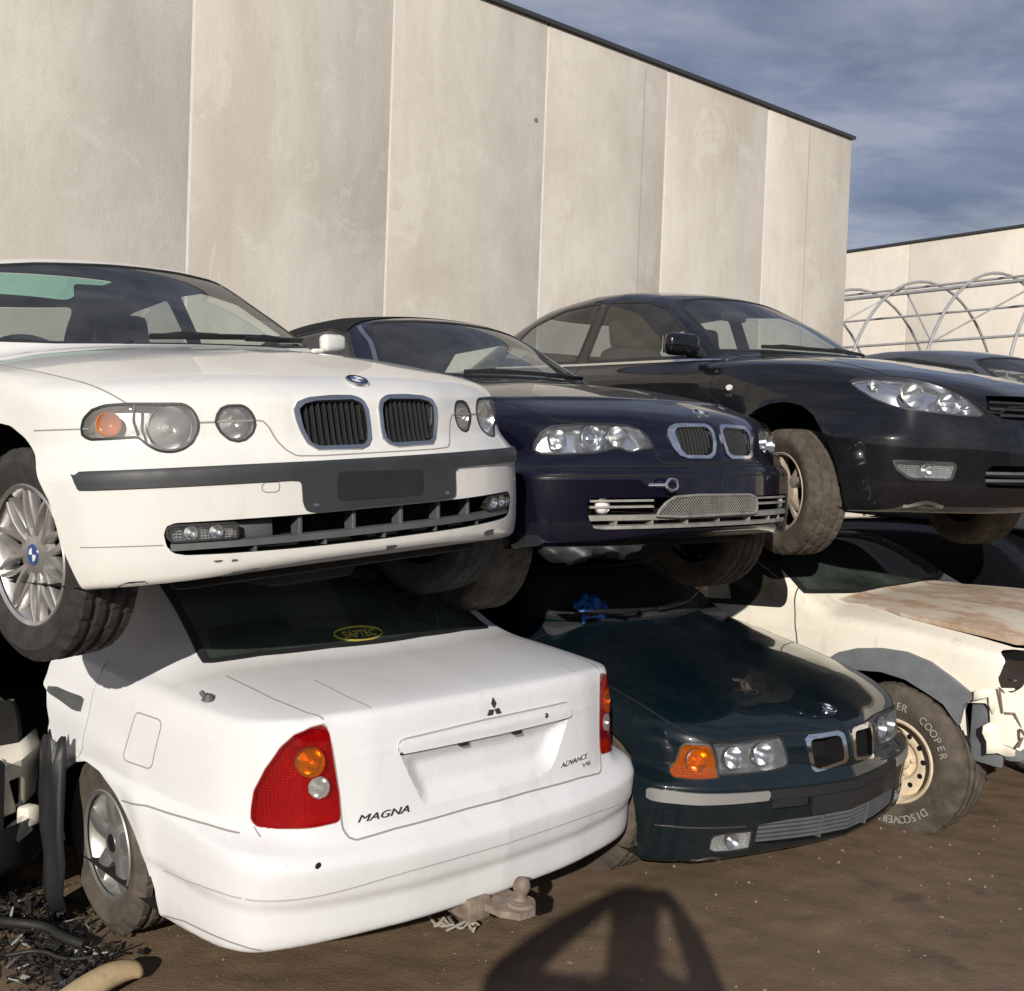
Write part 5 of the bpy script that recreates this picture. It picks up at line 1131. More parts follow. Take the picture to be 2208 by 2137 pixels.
def car_green():
    c = Car('parked_car', 'dark green car with amber indicators and silver bumper strip, between white sedan and cream pickup', 'car', POSE['E'], PE, 'cars on the ground row')
    c.lipmat = M['green']
    arch(c, arch_poly(.35, .31, .04, .05)); arch(c, arch_poly(.345, .305, .02, .05, -2.7))
    AM = [(.735, .514), (.734, .525), (.708, .560), (.692, .625), (.680, .638), (.613, .642), (.604, .620), (.594, .575), (.597, .520), (.671, .513)]
    HL = [(.596, .641), (.499, .646), (.385, .657), (.320, .657), (.309, .632), (.297, .568), (.309, .545), (.369, .536), (.480, .532), (.590, .531), (.590, .575)]
    for s in (1, -1):
        o = lamp(c, 'headlight', HL, s, 'lens', .07, 'refd', [(.520, .588, .042, dict(depth=.045, back=.012)), (.395, .595, .044, dict(depth=.045, back=.012))])
        o = lamp(c, 'indicator', AM, s, 'amberg', .05, 'ribs', [(.645, .575, .045, dict(depth=.04, back=.014))], 0); c.line('lamp_seal', 'f', dens(mir(AM, s), .01), .006, 1, M['trim'], True, .001, step=.01)
    KO = [(.219, .646), (.200, .661), (.044, .664), (.024, .650), (.016, .557), (.026, .540), (.190, .516), (.203, .527), (.215, .597)]
    KI = [(.198, .636), (.182, .644), (.060, .649), (.044, .636), (.038, .560), (.045, .551), (.176, .531), (.188, .540), (.196, .590)]
    kidneys(c, KO, KI, .5, .66, 0, False)
    # silver strip, black middle, plate mount
    for s in (1, -1):
        t = c.cut('f', mir([(.413, .434), (.60, .428), (.68, .425), (.815, .428), (.815, .476), (.68, .470), (.60, .470), (.417, .471)], s), lim=.05); c.part('bumper_strip', t, M['silver'], off=.007, wall=.012)
    t = c.cut('f', [(-.413, .434), (.413, .434), (.413, .473), (-.413, .473)]); c.part('bumper_strip', t, M['trim'], off=.006, wall=.012)
    t = c.cut('f', [(-.225, .358), (.25, .358), (.25, .433), (-.225, .433)]); c.part('plate_mount', t, M['trim'], off=.010, wall=.02)
    t = c.cut('f', [(-.40, .395), (-.235, .395), (-.235, .432), (-.40, .432)]); c.part('intake_blank', t, M['trim'], off=-.006)
    FG = [(.628, .245), (.628, .285), (.620, .300), (.569, .311), (.473, .313), (.470, .238), (.544, .231), (.607, .230)]
    for s in (1, -1): lamp(c, 'fog_light', FG, s, 'lens', .03, 'ribs', [(.54, .272, .030, dict(depth=.02, back=.006))], .006)
    G = [(0, .245), (.20, .248), (.40, .250), (.452, .258), (.455, .300), (.448, .335), (.30, .347), (0, .350)]
    t = c.cut('f', sym(G)); o = pocket(c, t, .09, 'air_intake', M['dark'], c.root); mb = MB()
    for z in (.266, .284, .302, .320, .337): c.line('', 'f', [(y, z) for y in np.linspace(-.448, .448, 26)], mb=mb, prof=[(-.005, -.03), (.005, -.03), (.005, -.006), (-.004, -.003)])
    for y in (-.15, .15): P = c.pos([(y, z) for z in np.linspace(.25, .345, 5)], 'f'); P[:, 0] -= .01; V, F = sweep(P, np.tile([1., 0, 0], (len(P), 1)), rect(.012, -.03, .012)); mb.add(V, F)
    mb.obj('intake_bars', M['trimg'], o, 40)
    W = [(-.60, .955), (-.56, 1.03), (-.53, 1.10), (-.50, 1.14), (.50, 1.14), (.53, 1.10), (.56, 1.03), (.60, .955), (.45, .938), (.2, .932), (-.2, .932), (-.45, .938)]
    window(c, 'windscreen', 'f', W, lim=-1.1, mat='glassg')
    H = [(0, .668), (.215, .668), (.306, .667), (.40, .664), (.50, .658), (.586, .650), (.640, .662), (.677, .686), (.700, .712), (.708, .748), (.716, .80), (.722, .86), (.722, 1.1), (0, 1.1)]
    t = c.cut('f', sym(H), lim=-.50); c.part('bonnet', t, M['green'])
    c.line('panel_gap', 'f', [(-y, z) for y, z in reversed(H[:-2])] + H[1:-2], .007, mat=M['seam'])
    for s in (1, -1): c.line('panel_gap', 's', [(-.52, .90), (-.56, .7), (-.55, .45), (-.50, .25)], .005, s, M['seam'])
    c.line('bumper_line', 'f', [(y, .335+.004*math.sin(y)) for y in np.linspace(-.80, -.50, 14)], .005, mat=M['chromed'])
    bt, c.m = c.cut('f', [(-1, .05), (1, .05), (1, .497), (-1, .497)], lim=.17, m=c.m); c.part('bumper', bt, M['green'])
    c.line('scraped_edge', 'f', [(y, .197+.006*math.sin(y*60)) for y in np.linspace(-.68, -.56, 12)], .016, mat=M['chromed'], h=.0015)
    roundel(c, .01, .726, .035, c.root)
    c.part('body', c.m, M['green'])
    for x, y, s in ((0, -.725, -1), (0, .725, 1), (-2.7, -.725, -1), (-2.7, .725, 1)): wheel(c, x-.01, y, .31, s, .31, .195, .205, 'five', 4, 0, 'rubberd', 'alloyd')
    under_plate(c, .5, -3.2, .55, .24); MB().box((-.66, 0, .87), (.35, 1.2, .12), bev=.04).obj('dashboard', M['dash'], c.root)
    wiper(c, [(-.42, .945), (-.15, .95), (.2, .96)], lift=.02); wiper(c, [(.05, .945), (.3, .955), (.52, .985)], lift=.03)
    return c
def car_ute():
    c = Car('pickup_truck', 'cream wrecked pickup with grey wheel flare, missing grille and rusty bonnet', 'pickup truck', POSE['F'], PF)
    c.lipmat = M['cream']
    FO = [(-.46, .76), (-.41, .83), (-.331, .880), (-.219, .910), (-.085, .922), (.045, .916), (.168, .880), (.286, .810), (.385, .737)]
    FI = [(-.45, .50), (-.42, .62), (-.38, .72), (-.321, .776), (-.218, .803), (-.083, .808), (.046, .785), (.151, .737), (.235, .69), (.300, .60), (.33, .50), (.33, .2), (-.45, .2)]
    arch(c, FI)
    for s in (1, -1):
        fl, _ = c.cut('s', FO + [(.33, .70), (.30, .60)] + FI[::-1][3:] + [(-.50, .50)], s, .5, m=c.m); _, c.m = c.cut('s', FO + [(.33, .70), (.30, .60)] + FI[::-1][3:] + [(-.50, .50)], s, .5, m=c.m)
        c.part('wheel_flare', fl, M['trimb'], off=.03, wall=.05)
    # front corner: crumpled apron with empty lamp holes
    HO = [(.66, .945), (.70, .952), (.735, .951), (.765, .94), (.790, .885), (.803, .83), (.800, .785), (.780, .765), (.74, .79), (.70, .84), (.67, .89)]
    for s in (1, -1):
        t = c.cut('f', mir(HO, s)); o = pocket(c, t, .22, 'lamp_opening', M['rustdark'], c.root)
        rr = random.Random(5+s); mb = MB()
        for k in range(9):
            y = s*(.67+rr.uniform(-.06, .05)); z = .85+rr.uniform(-.07, .07); p = np.array([.48+rr.uniform(-.05, .04), y, z]); mb.tube([p, p+np.array([rr.uniform(-.02, .05), rr.uniform(-.05, .05), rr.uniform(-.05, .05)]), p+np.array([rr.uniform(-.02, .06), rr.uniform(-.08, .08), rr.uniform(-.09, .05)])], .005+rr.random()*.006, 6)
        mb.box((.50, s*.70, .79), (.05, .05, .06), bev=.01).obj('torn_wiring', M['chromed'], o)
    for s in (1, -1): c.cut('s', [(.325, .3), (.325, .705), (.42, .712), (.435, .69), (.44, .3)], s, .6)
    c.cut('f', [(-.80, .3), (-.83, .56), (-.76, .50), (-.70, .535), (-.60, .49), (.6, .49), (.68, .53), (.83, .55), (.83, .3)], lim=.3)
    G = [(0, .56), (.52, .56), (.56, .60), (.555, .90), (.50, .945), (0, .955)]
    t = c.cut('f', sym(G)); pocket(c, t, .20, 'grille_opening', M['rustdark'], c.root)
    win = [(.70, 1.165), (.66, 1.26), (.62, 1.36), (.58, 1.405), (0, 1.42)]
    W = [(-y, z) for y, z in win] + [(y, z) for y, z in reversed(win[:-1])] + [(.45, 1.148), (-.45, 1.148)]
    window(c, 'windscreen', 'f', W, lim=-1.25, mat='glassg', seal=.035)
    for s in (1, -1): window(c, 'side_window', 's', rpoly([(-.72, 1.093), (-.718, 1.17), (-.775, 1.245), (-.90, 1.36), (-1.45, 1.38), (-1.5, 1.09)], .035), s, mat='glassd', seal=.03)
    hb = [(-.50, -.585), (-.33, -.582), (-.20, -.615), (-.088, -.663), (.05, -.68), (.137, -.688), (.299, -.692), (.42, -.692), (.50, -.685), (.58, -.62), (.60, -.4), (.60, 0)]
    hp = hb + [(x, -y) for x, y in reversed(hb[:-1])] + [(-.47, .3), (-.45, 0), (-.47, -.3)]
    t = c.cut('t', hp, lim=.85); b = c.part('bonnet', t, M['rusty'], off=.002, wall=.03, label='rust stained bonnet lifted off its catch')
    b.matrix_local = Matrix.Translation((-.5, 0, 1.13)) @ Matrix.Rotation(math.radians(-2.2), 4, 'Y') @ Matrix.Translation((.5, 0, -1.13))
    # the engine bay below the lifted bonnet
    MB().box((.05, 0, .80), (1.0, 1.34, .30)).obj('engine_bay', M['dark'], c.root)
    for s in (1, -1):
        d, c.m = c.cut('s', [(-.661, 1.5), (-.661, 1.186), (-.640, 1.06), (-.600, .86), (-.585, .40), (-1.8, .40), (-1.8, 1.5)], s, .4, m=c.m); o = c.part('door', d, M['cream'])
        c.line('panel_gap', 's', [(-.681, 1.215), (-.664, 1.19), (-.655, 1.12), (-.625, .98), (-.60, .86), (-.585, .45)], .007, s, M['seam'], parent=o)
    # torn front corner: buckled sheet hanging round the empty lamp hole
    rr = random.Random(2)
    for nm, (ya, yb), (za, zb), xo in (('buckled_apron', (-.86, -.60), (.50, .78), .03), ('buckled_apron', (-.70, -.45), (.46, .66), .02)):
        n, m = 9, 8; V = []
        for a in range(n):
            for b in range(m):
                y = ya+(yb-ya)*a/(n-1); z = za+(zb-za)*b/(m-1); x = .63-.95*max(0, -y-.62)-.02+xo
                V.append((x+rr.uniform(-.022, .022)+.018*math.sin(7*a/n+5*b/m), y+rr.uniform(-.012, .012), z+rr.uniform(-.012, .012)-(.035*rr.random() if b == 0 else 0)))
        F = [(a*m+b, (a+1)*m+b, (a+1)*m+b+1, a*m+b+1) for a in range(n-1) for b in range(m-1) if rr.random() > .13]
        o = mobj(nm, np.array(V), F, M['cream'], c.root, auto=18); o.modifiers.new('t', 'SOLIDIFY').thickness = .004
    mb = MB()
    for k in range(14):
        a = np.array([.50+rr.uniform(-.03, .06), -.72+rr.uniform(-.10, .12), .62+rr.uniform(-.12, .18)]); mb.tube([a, a+(rr.uniform(-.02, .04), rr.uniform(-.06, .06), rr.uniform(-.06, .06)), a+(rr.uniform(-.02, .06), rr.uniform(-.09, .09), rr.uniform(-.12, .02))], rr.uniform(.004, .009), 6)
    mb.obj('hanging_brackets', M['rust'], c.root, 40)
    MB().box((.47, -.62, .55), (.10, .30, .22), np.array(Matrix.Rotation(.3, 3, 'Z')), .03).box((.405, -.775, .57), (.16, .035, .30), np.array(Matrix.Rotation(.12, 3, 'Y')), .012).obj('bumper_bracket', M['trimb'], c.root)
    MB().box((.35, -.40, .44), (.35, .5, .06), bev=.02).tube([(.45, -.60, .44), (.48, -.52, .40), (.44, -.42, .42), (.47, -.3, .38)], .02, 8).tube([(.2, -.7, .40), (.46, -.55, .43)], .025, 8).obj('chassis_rail', M['rust'], c.root, 40)
    c.part('body', c.m, M['cream'])
    P = c.pos([(-.545, .865)], 's', -1)[0]; MB().lathe([(.0, -.004), (.018, -.003), (.02, .004)], 12, 'y', c=tuple(P)).obj('repeater_hole', M['rust'], c.root)
    w = wheel(c, -.03, -.79, .385, -1, .372, .205, .265, 'steel', 5, -3, 'rubberd', 'steel'); wheel(c, 0, .79, .36, 1, .372, .205, .265, 'steel', 0, 0, 'rubberd', 'steel')
    # raised white lettering round the tyre wall
    h = .1325; R0 = .258
    for word, a0 in (('COOPER', math.radians(-122)), ('COOPER', math.radians(58)), ('DISCOVERER', math.radians(-10)), ('DISCOVERER', math.radians(170))):
        mb = MB(); n = len(word)
        for i, ch in enumerate(word):
            V, F = text_tris(ch, .045, 0, bold=.0); V = V[:, :2]; V[:, 0] -= (V[:, 0].max()+V[:, 0].min())/2; a = a0 - (i-(n-1)/2)*.135*(1 if n == 6 else .8)*-1
            # outer face of the wheel is local +y seen from outside: x to the left
            rr_ = R0+V[:, 1]*1.15; th = a + V[:, 0]/R0
            P = np.stack([-rr_*np.sin(th), np.full(len(V), h*1.005)+.004, rr_*np.cos(th)], 1); V3, F3 = solid_letters(P, [f[::-1] for f in F], np.tile([0, 1., 0], (len(P), 1)), .002); mb.add(V3, F3)
        mb.obj('tyre_lettering', M['pwhite'], w, 30)
    return c
# ------------------------------------------------------------------ the yard
D1 = np.array([.772, .635, 0]); DN = np.array([-.635, .772, 0]); WD = 10.5
ROTW = Matrix(((D1[0], DN[0], 0), (D1[1], DN[1], 0), (0, 0, 1)))     # local x along the tall wall, y away from the camera
def concrete(name, base, light, dark, scale=1.0, tint=.035):
    m, nt, out = new_mat(name); b = nd(nt, 'ShaderNodeBsdfPrincipled'); b.inputs['Roughness'].default_value = .9; b.inputs['Specular IOR Level'].default_value = .25
    oi = nd(nt, 'ShaderNodeObjectInfo'); tc = nd(nt, 'ShaderNodeTexCoord'); off = nd(nt, 'ShaderNodeVectorMath', operation='SCALE'); off.inputs[3].default_value = 37.
    cb = nd(nt, 'ShaderNodeCombineXYZ'); nt.links.new(oi.outputs['Random'], cb.inputs[0]); nt.links.new(oi.outputs['Random'], cb.inputs[2]); nt.links.new(cb.outputs[0], off.inputs[0])
    ad = nd(nt, 'ShaderNodeVectorMath', operation='ADD'); nt.links.new(tc.outputs['Object'], ad.inputs[0]); nt.links.new(off.outputs[0], ad.inputs[1])
    def n(sc, st, det=6, ro=.6, dist=0.):
        mp = nd(nt, 'ShaderNodeMapping'); mp.inputs['Scale'].default_value = st; nt.links.new(ad.outputs[0], mp.inputs[0])
        q = nd(nt, 'ShaderNodeTexNoise'); q.inputs['Scale'].default_value = sc*scale; q.inputs['Detail'].default_value = det; q.inputs['Roughness'].default_value = ro; q.inputs['Distortion'].default_value = dist
        nt.links.new(mp.outputs[0], q.inputs[0]); return q.outputs[0]
    big = ramp(nt, n(.55, (1, 1, .55), 5, .55, .6), [(.35, g3(0)), (.62, g3(1))]); c = mixc(nt, big.outputs[0], (*base, 1), (*light, 1))
    st = ramp(nt, n(2.2, (1, 1, .10), 7, .68), [(.45, g3(0)), (.78, g3(.5))]); c = mixc(nt, st.outputs[0], c, (*dark, 1))
    pat = ramp(nt, n(1.3, (1, 1, .7), 8, .7, 1.2), [(.54, g3(0)), (.60, g3(.5)), (.75, g3(.65))]); c = mixc(nt, pat.outputs[0], c, (*light, 1))
    sm = ramp(nt, n(9, (1, 1, .35), 6, .7), [(.5, g3(0)), (.8, g3(.35))]); c = mixc(nt, sm.outputs[0], c, tuple(d*.85 for d in dark)+(1,))
    dr = ramp(nt, n(5, (1, 1, .035), 4, .6), [(.62, g3(0)), (.76, g3(.25))]); c = mixc(nt, dr.outputs[0], c, tuple(d*.8 for d in dark)+(1,))
    hv = nd(nt, 'ShaderNodeHueSaturation'); mr = nd(nt, 'ShaderNodeMapRange'); mr.inputs[3].default_value = 1-tint; mr.inputs[4].default_value = 1+tint
    nt.links.new(oi.outputs['Random'], mr.inputs[0]); nt.links.new(mr.outputs[0], hv.inputs['Value']); nt.links.new(c, hv.inputs['Color']); nt.links.new(hv.outputs[0], b.inputs['Base Color'])
    bp = nd(nt, 'ShaderNodeBump'); bp.inputs['Strength'].default_value = .25; bp.inputs['Distance'].default_value = .02; nt.links.new(n(30, (1, 1, 1), 5, .7), bp.inputs['Height']); nt.links.new(bp.outputs[0], b.inputs['Normal'])
    nt.links.new(b.outputs[0], out.inputs[0]); return m
def warehouse_tall():
    W0 = Matrix.Translation(Vector(DN*WD)) @ ROTW.to_4x4()
    r = tag(empty('warehouse', mat=W0), 'tall grey concrete panel warehouse with dark roof capping behind the stacked cars', 'building')
    mt = concrete('precast_concrete', (.45, .42, .375), (.57, .545, .50), (.395, .365, .322)); sl = simple('joint_sealant', (.70, .66, .60), .8, var=.1); cap = simple('roof_capping', (.035, .037, .042), .5)
    edges = [15.61, 13.40, 11.17, 8.955, 6.665, 4.335] + [4.335-2.3*k for k in range(1, 8)]; rr = random.Random(4)
    for k in range(12):
        x1, x0 = edges[k], edges[k+1]; dz = rr.uniform(-.0, .0)
        MB().box(((x0+x1)/2, .09, 3.59), (x1-x0-.026, .18, 7.18), bev=.008).obj('wall_panel', mt, r)
        if k < 11: MB().box((x0, .05, 3.58), (.034, .09, 7.15)).obj('joint_sealant', sl, r)
    for x in (10.71, 14.45): MB().box((x, -.001, 3.55), (.012, .006, 7.05)).obj('joint_sealant', simple('thin_joint', (.33, .30, .26), .9), r)
    MB().box(((edges[0]+edges[-1])/2, .07, 7.205), (edges[0]-edges[-1]+.06, .24, .05)).obj('roof_capping', cap, r)
    MB().box((edges[0]-.09, 6.2, 3.59), (.16, 12, 7.15)).obj('side_wall', mt, r); MB().box((edges[0]-.08, 6.2, 7.205), (.22, 12, .06)).obj('roof_capping', cap, r)
    MB().box(((edges[0]+edges[-1])/2, 6.3, 7.0), (edges[0]-edges[-1]-.4, 12, .1)).obj('roof', cap, r)
    for z in (4.95,): MB().lathe([(.0, -.012), (.025, -.012), (.03, .0)], 14, 'y', c=(8.80, .0, 5.95)).obj('lifting_eye', M['rust'], r)
def warehouse_low():
    P0 = np.array([5.42, 18.05, 0]) + D1*8.0
    R = Matrix(((DN[0], D1[0], 0), (DN[1], D1[1], 0), (0, 0, 1)))
    r = tag(empty('warehouse', mat=Matrix.Translation(Vector(P0)) @ R.to_4x4()), 'lower cream panelled warehouse behind the steel hoop frame', 'building')
    mt = concrete('painted_concrete', (.62, .575, .51), (.70, .655, .59), (.56, .515, .455), 1., .03); cap = simple('low_roof_capping', (.04, .04, .045), .5)
    for k in range(12):
        x0 = -18+k*3.1; MB().box((x0+1.55, .09, 3.62), (3.085, .18, 7.24), bev=.008).obj('wall_panel', mt, r)
    MB().box((.6, .07, 7.265), (37.4, .24, .05)).obj('roof_capping', cap, r)
    MB().box((.6, 5, 7.1), (37, 9.7, .1)).obj('roof', cap, r)
def hoop_frame():
    r = tag(empty('hoop_frame', mat=Matrix.Translation((8.2, 21.7, 0)) @ ROTW.to_4x4()), 'bare galvanised steel hoop frame standing in front of the cream warehouse', 'frame')
    st = simple('galvanised_steel', (.36, .365, .38), .55, metal=.3, var=.2); R = 2.95; zc = 2.6; sp = 1.5; ks = range(-7, 7)
    for k in ks:
        a = np.linspace(math.pi, 0, 28); P = [(R*math.cos(t), k*sp, zc+R*math.sin(t)) for t in a]
        MB().tube([(-R, k*sp, 0), (-R, k*sp, zc*.5)] + P + [(R, k*sp, zc*.5), (R, k*sp, 0)], .029, 8).obj('hoop', st, r, 60)
    y0, y1 = ks[0]*sp, ks[-1]*sp
    for ang in (150, 118, 90, 62, 30):
        t = math.radians(ang); x, z = (R-.06)*math.cos(t), zc+(R-.06)*math.sin(t)
        MB().tube([(x, y0, z), (x, y1, z)], .036 if ang == 118 else .024, 8).obj('purlin', st, r, 60)
    for x in (-R, R): MB().tube([(x, y0, zc*.98), (x, y1, zc*.98)], .03, 8).obj('purlin', st, r, 60)
    for k in ks[:-1]:
        t0, t1 = (math.radians(150), math.radians(110)) if k % 2 else (math.radians(110), math.radians(150))
        MB().tube([(R*math.cos(t0), k*sp, zc+R*math.sin(t0)-.05), (R*math.cos(t1), (k+1)*sp, zc+R*math.sin(t1)-.05)], .018, 6).obj('brace', st, r, 60)
def vnoise(x, y, seed=0):
    """cheap smooth value noise"""
    rs = np.random.RandomState(seed); tb = rs.rand(256, 256); xi, yi = np.floor(x).astype(int), np.floor(y).astype(int); fx, fy = x-xi, y-yi; fx = fx*fx*(3-2*fx); fy = fy*fy*(3-2*fy)
    g = lambda a, b: tb[a & 255, b & 255]
    return (g(xi, yi)*(1-fx)+g(xi+1, yi)*fx)*(1-fy) + (g(xi, yi+1)*(1-fx)+g(xi+1, yi+1)*fx)*fy - .5
def ground_z(x, y):
    z = .05*sstep(1.2, 2.6, x)*sstep(3.2, 5.0, y)*-1.5
    return z + .022*vnoise(x*1.3, y*1.3, 1) + .012*vnoise(x*4, y*4, 2) + .007*vnoise(x*13, y*13, 3) + .004*vnoise(x*34, y*34, 4)
def ground():
    xs = np.concatenate([[-900, -300, -100, -40, -15, -6], np.arange(-3.2, 4.6, .028), [6, 15, 40, 100, 300, 900]]); ys = np.concatenate([[-600, -150, -40, -12, -4, -1, 1, 2.2], np.arange(2.6, 6.8, .028), [8, 10, 14, 20, 40, 100, 300, 900, 2000]])
    X, Y = np.meshgrid(xs, ys, indexing='ij'); fade = sstep(12, 7, np.hypot(X, Y-3)); Z = ground_z(X, Y)*fade; n, m = X.shape
    V = np.stack([X, Y, Z], -1).reshape(-1, 3); i, j = np.meshgrid(np.arange(n-1), np.arange(m-1), indexing='ij'); a = (i*m+j).ravel(); F = np.stack([a, a+m, a+m+1, a+1], 1)
    mt, nt, out = new_mat('packed_dirt'); b = nd(nt, 'ShaderNodeBsdfPrincipled'); b.inputs['Roughness'].default_value = .95; b.inputs['Specular IOR Level'].default_value = .15
    c0 = ramp(nt, noise(nt, .9, 7, .6).outputs[0], [(.3, (.150, .105, .068)), (.55, (.20, .142, .092)), (.75, (.235, .172, .116))])
    c1 = ramp(nt, noise(nt, 7, 8, .72).outputs[0], [(.35, g3(0)), (.75, g3(.6))]); c = mixc(nt, c1.outputs[0], c0.outputs[0], (.095, .070, .052, 1))
    oil = ramp(nt, noise(nt, 1.7, 5, .6).outputs[0], [(.58, g3(0)), (.70, g3(.75))]); c = mixc(nt, oil.outputs[0], c, (.055, .045, .038, 1))
    vo = nd(nt, 'ShaderNodeTexVoronoi'); vo.inputs['Scale'].default_value = 42; tc = nd(nt, 'ShaderNodeTexCoord'); nt.links.new(tc.outputs['Object'], vo.inputs[0])
    gr = ramp(nt, vo.outputs[0], [(.06, g3(.7)), (.14, g3(0))]); wh = noise(nt, 15, 2, .5); w2 = ramp(nt, wh.outputs[0], [(.56, g3(0)), (.66, g3(1))]); mu = nd(nt, 'ShaderNodeMath', operation='MULTIPLY'); nt.links.new(gr.outputs[0], mu.inputs[0]); nt.links.new(w2.outputs[0], mu.inputs[1])
    c = mixc(nt, mu.outputs[0], c, (.25, .20, .155, 1)); nt.links.new(c, b.inputs['Base Color'])
    bp = nd(nt, 'ShaderNodeBump'); bp.inputs['Strength'].default_value = .5; bp.inputs['Distance'].default_value = .012; nb = noise(nt, 60, 6, .7); nt.links.new(nb.outputs[0], bp.inputs['Height']); nt.links.new(bp.outputs[0], b.inputs['Normal']); nt.links.new(b.outputs[0], out.inputs[0])
    tag(mobj('ground', V, F, mt), kind='structure')
def scatter():
    """grit and chips lying on the dirt: too many to count"""
    rr = random.Random(11); mb = MB()
    for k in range(1500):
        x, y = rr.uniform(-1.9, 3.4), rr.uniform(2.9, 5.6); s = rr.choice([.002, .002, .003, .003, .004, .005, .009])*rr.uniform(.6, 1.3); z = float(ground_z(np.array([x]), np.array([y]))[0])
        a = rr.uniform(0, 6.28); q = [(x+s*math.cos(a+t)*rr.uniform(.6, 1.3), y+s*math.sin(a+t)*rr.uniform(.6, 1.3), z-.002) for t in (0, 1.5, 3, 4.6)]
        mb.add(q + [(x+rr.uniform(-.3, .3)*s, y, z+s*rr.uniform(.5, 1.0))], [(0, 1, 4), (1, 2, 4), (2, 3, 4), (3, 0, 4)])
    tag(mb.obj('gravel', simple('grit', (.20, .155, .115), .9, var=.5, vs=3), None, 20), kind='stuff')
    mb = MB(); gl = MB()
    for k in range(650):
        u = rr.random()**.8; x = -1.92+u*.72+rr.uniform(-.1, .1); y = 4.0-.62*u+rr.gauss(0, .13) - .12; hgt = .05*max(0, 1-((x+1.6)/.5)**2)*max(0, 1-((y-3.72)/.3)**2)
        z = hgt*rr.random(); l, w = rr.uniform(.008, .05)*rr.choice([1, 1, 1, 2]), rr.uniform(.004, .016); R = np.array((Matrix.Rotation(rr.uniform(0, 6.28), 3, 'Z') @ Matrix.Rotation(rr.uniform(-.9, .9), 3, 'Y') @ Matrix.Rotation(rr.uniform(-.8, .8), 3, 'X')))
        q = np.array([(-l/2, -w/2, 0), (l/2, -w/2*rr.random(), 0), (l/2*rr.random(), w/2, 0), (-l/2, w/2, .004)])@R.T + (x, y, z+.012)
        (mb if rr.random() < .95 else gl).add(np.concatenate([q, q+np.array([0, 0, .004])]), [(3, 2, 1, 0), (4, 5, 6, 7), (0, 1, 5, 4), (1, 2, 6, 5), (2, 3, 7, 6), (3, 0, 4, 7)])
    tag(mb.obj('debris', M['shadescrap'], None, 20), kind='stuff'); tag(gl.obj('broken_glass', simple('glass_crumbs', (.30, .32, .30), .15, spec=.8), None, 20), kind='stuff')
def small_things():
    # tan curved trim strip in the foreground
    P = np.array([(-1.28, 2.95, .03), (-1.235, 3.07, .045), (-1.20, 3.16, .055), (-1.165, 3.235, .058), (-1.125, 3.285, .055), (-1.09, 3.305, .045)]); P = chaikin(P, 2, False)
    w = np.interp(np.linspace(0, 1, len(P)), [0, .6, .9, 1], [.05, .045, .032, .01])
    T = np.gradient(P, axis=0); T /= np.linalg.norm(T, axis=1, keepdims=True); B = np.cross(T, [0, 0, 1.]); V = []
    for i in range(len(P)): V += [P[i]+B[i]*w[i]*math.cos(t)+np.array([0, 0, 1])*w[i]*.75*math.sin(t)-np.array([0, 0, .015]) for t in np.linspace(-.25, math.pi+.25, 9)]
    F = [(i*9+k, i*9+k+1, (i+1)*9+k+1, (i+1)*9+k) for i in range(len(P)-1) for k in range(8)]
    o = mobj('plastic_strip', np.array(V), F, simple('tan_plastic', (.50, .38, .22), .55, var=.2, vs=20)); o.modifiers.new('t', 'SOLIDIFY').thickness = .006; tag(o, 'curved tan plastic strip lying on the dirt before the white sedan', 'strip')
    rr = random.Random(8)
    # wire scrap below the tow bar
    mb = MB(); p = np.array([(-.25, 3.80, .05), (-.22, 3.76, .015), (-.18, 3.73, .02), (-.15, 3.735, .03), (-.12, 3.72, .015), (-.09, 3.75, .04), (-.06, 3.755, .02)]); mb.tube(chaikin(p, 2, False), .004, 6)
    for k in range(7):
        a = np.array([-.14+rr.uniform(-.05, .06), 3.735+rr.uniform(-.03, .03), .012]); mb.tube([a, a+(rr.uniform(-.03, .03), rr.uniform(-.03, .03), .02), a+(rr.uniform(-.05, .05), rr.uniform(-.05, .05), .008)], .006, 5)
    tag(mb.obj('wire_scrap', simple('dusty_wire', (.30, .28, .24), .8), None, 50), 'tangled scrap of grey wire on the dirt below the tow ball', 'wire')
    # black wheel arch liner pulled out in front of the wheel
    V, F = [], []; prof = [(-1.500, 3.70, 0), (-1.485, 3.62, .12), (-1.475, 3.585, .25), (-1.475, 3.575, .36), (-1.480, 3.58, .48), (-1.485, 3.585, .60), (-1.487, 3.59, .675)]; rr = random.Random(21)
    for i, (x, y, z) in enumerate(prof):
        for k in range(9):
            u = k/8; V.append((x-.095+.12*u+rr.uniform(-.006, .006), y+.10*(1-u)**2+.03*math.sin(u*9+i)*.5, z*(1-.04*(k % 3 == 0))+(rr.uniform(-.04, .02) if i == len(prof)-1 else 0)))
    for i in range(len(prof)-1): F += [(i*9+k, i*9+k+1, (i+1)*9+k+1, (i+1)*9+k) for k in range(8)]
    o = mobj('wheel_arch_liner', np.array(V), F, M['trim'], auto=50); o.modifiers.new('t', 'SOLIDIFY').thickness = .006; tag(o, 'torn black plastic arch liner hanging before the white sedan rear wheel', 'car part')
    # crumpled blue rag on the green car's windscreen
    M4 = pose_matrix(*POSE['E']); rr = random.Random(5); n = 15; V = []
    for i in range(n):
        for k in range(n):
            u, v = i/(n-1)-.5, k/(n-1)-.5; e = max(0, 1-(u*u+v*v)*3.2); V.append((-.565+.11*u+.012*math.sin(9*v), -.30+.20*v+.015*math.sin(11*u), .972+.16*(-u)*.55+.075*e*(.6+.5*math.sin(17*u+3*v)*math.cos(15*v-4*u))+rr.uniform(-.006, .006)))
    F = [(i*n+k, i*n+k+1, (i+1)*n+k+1, (i+1)*n+k) for i in range(n-1) for k in range(n-1)]
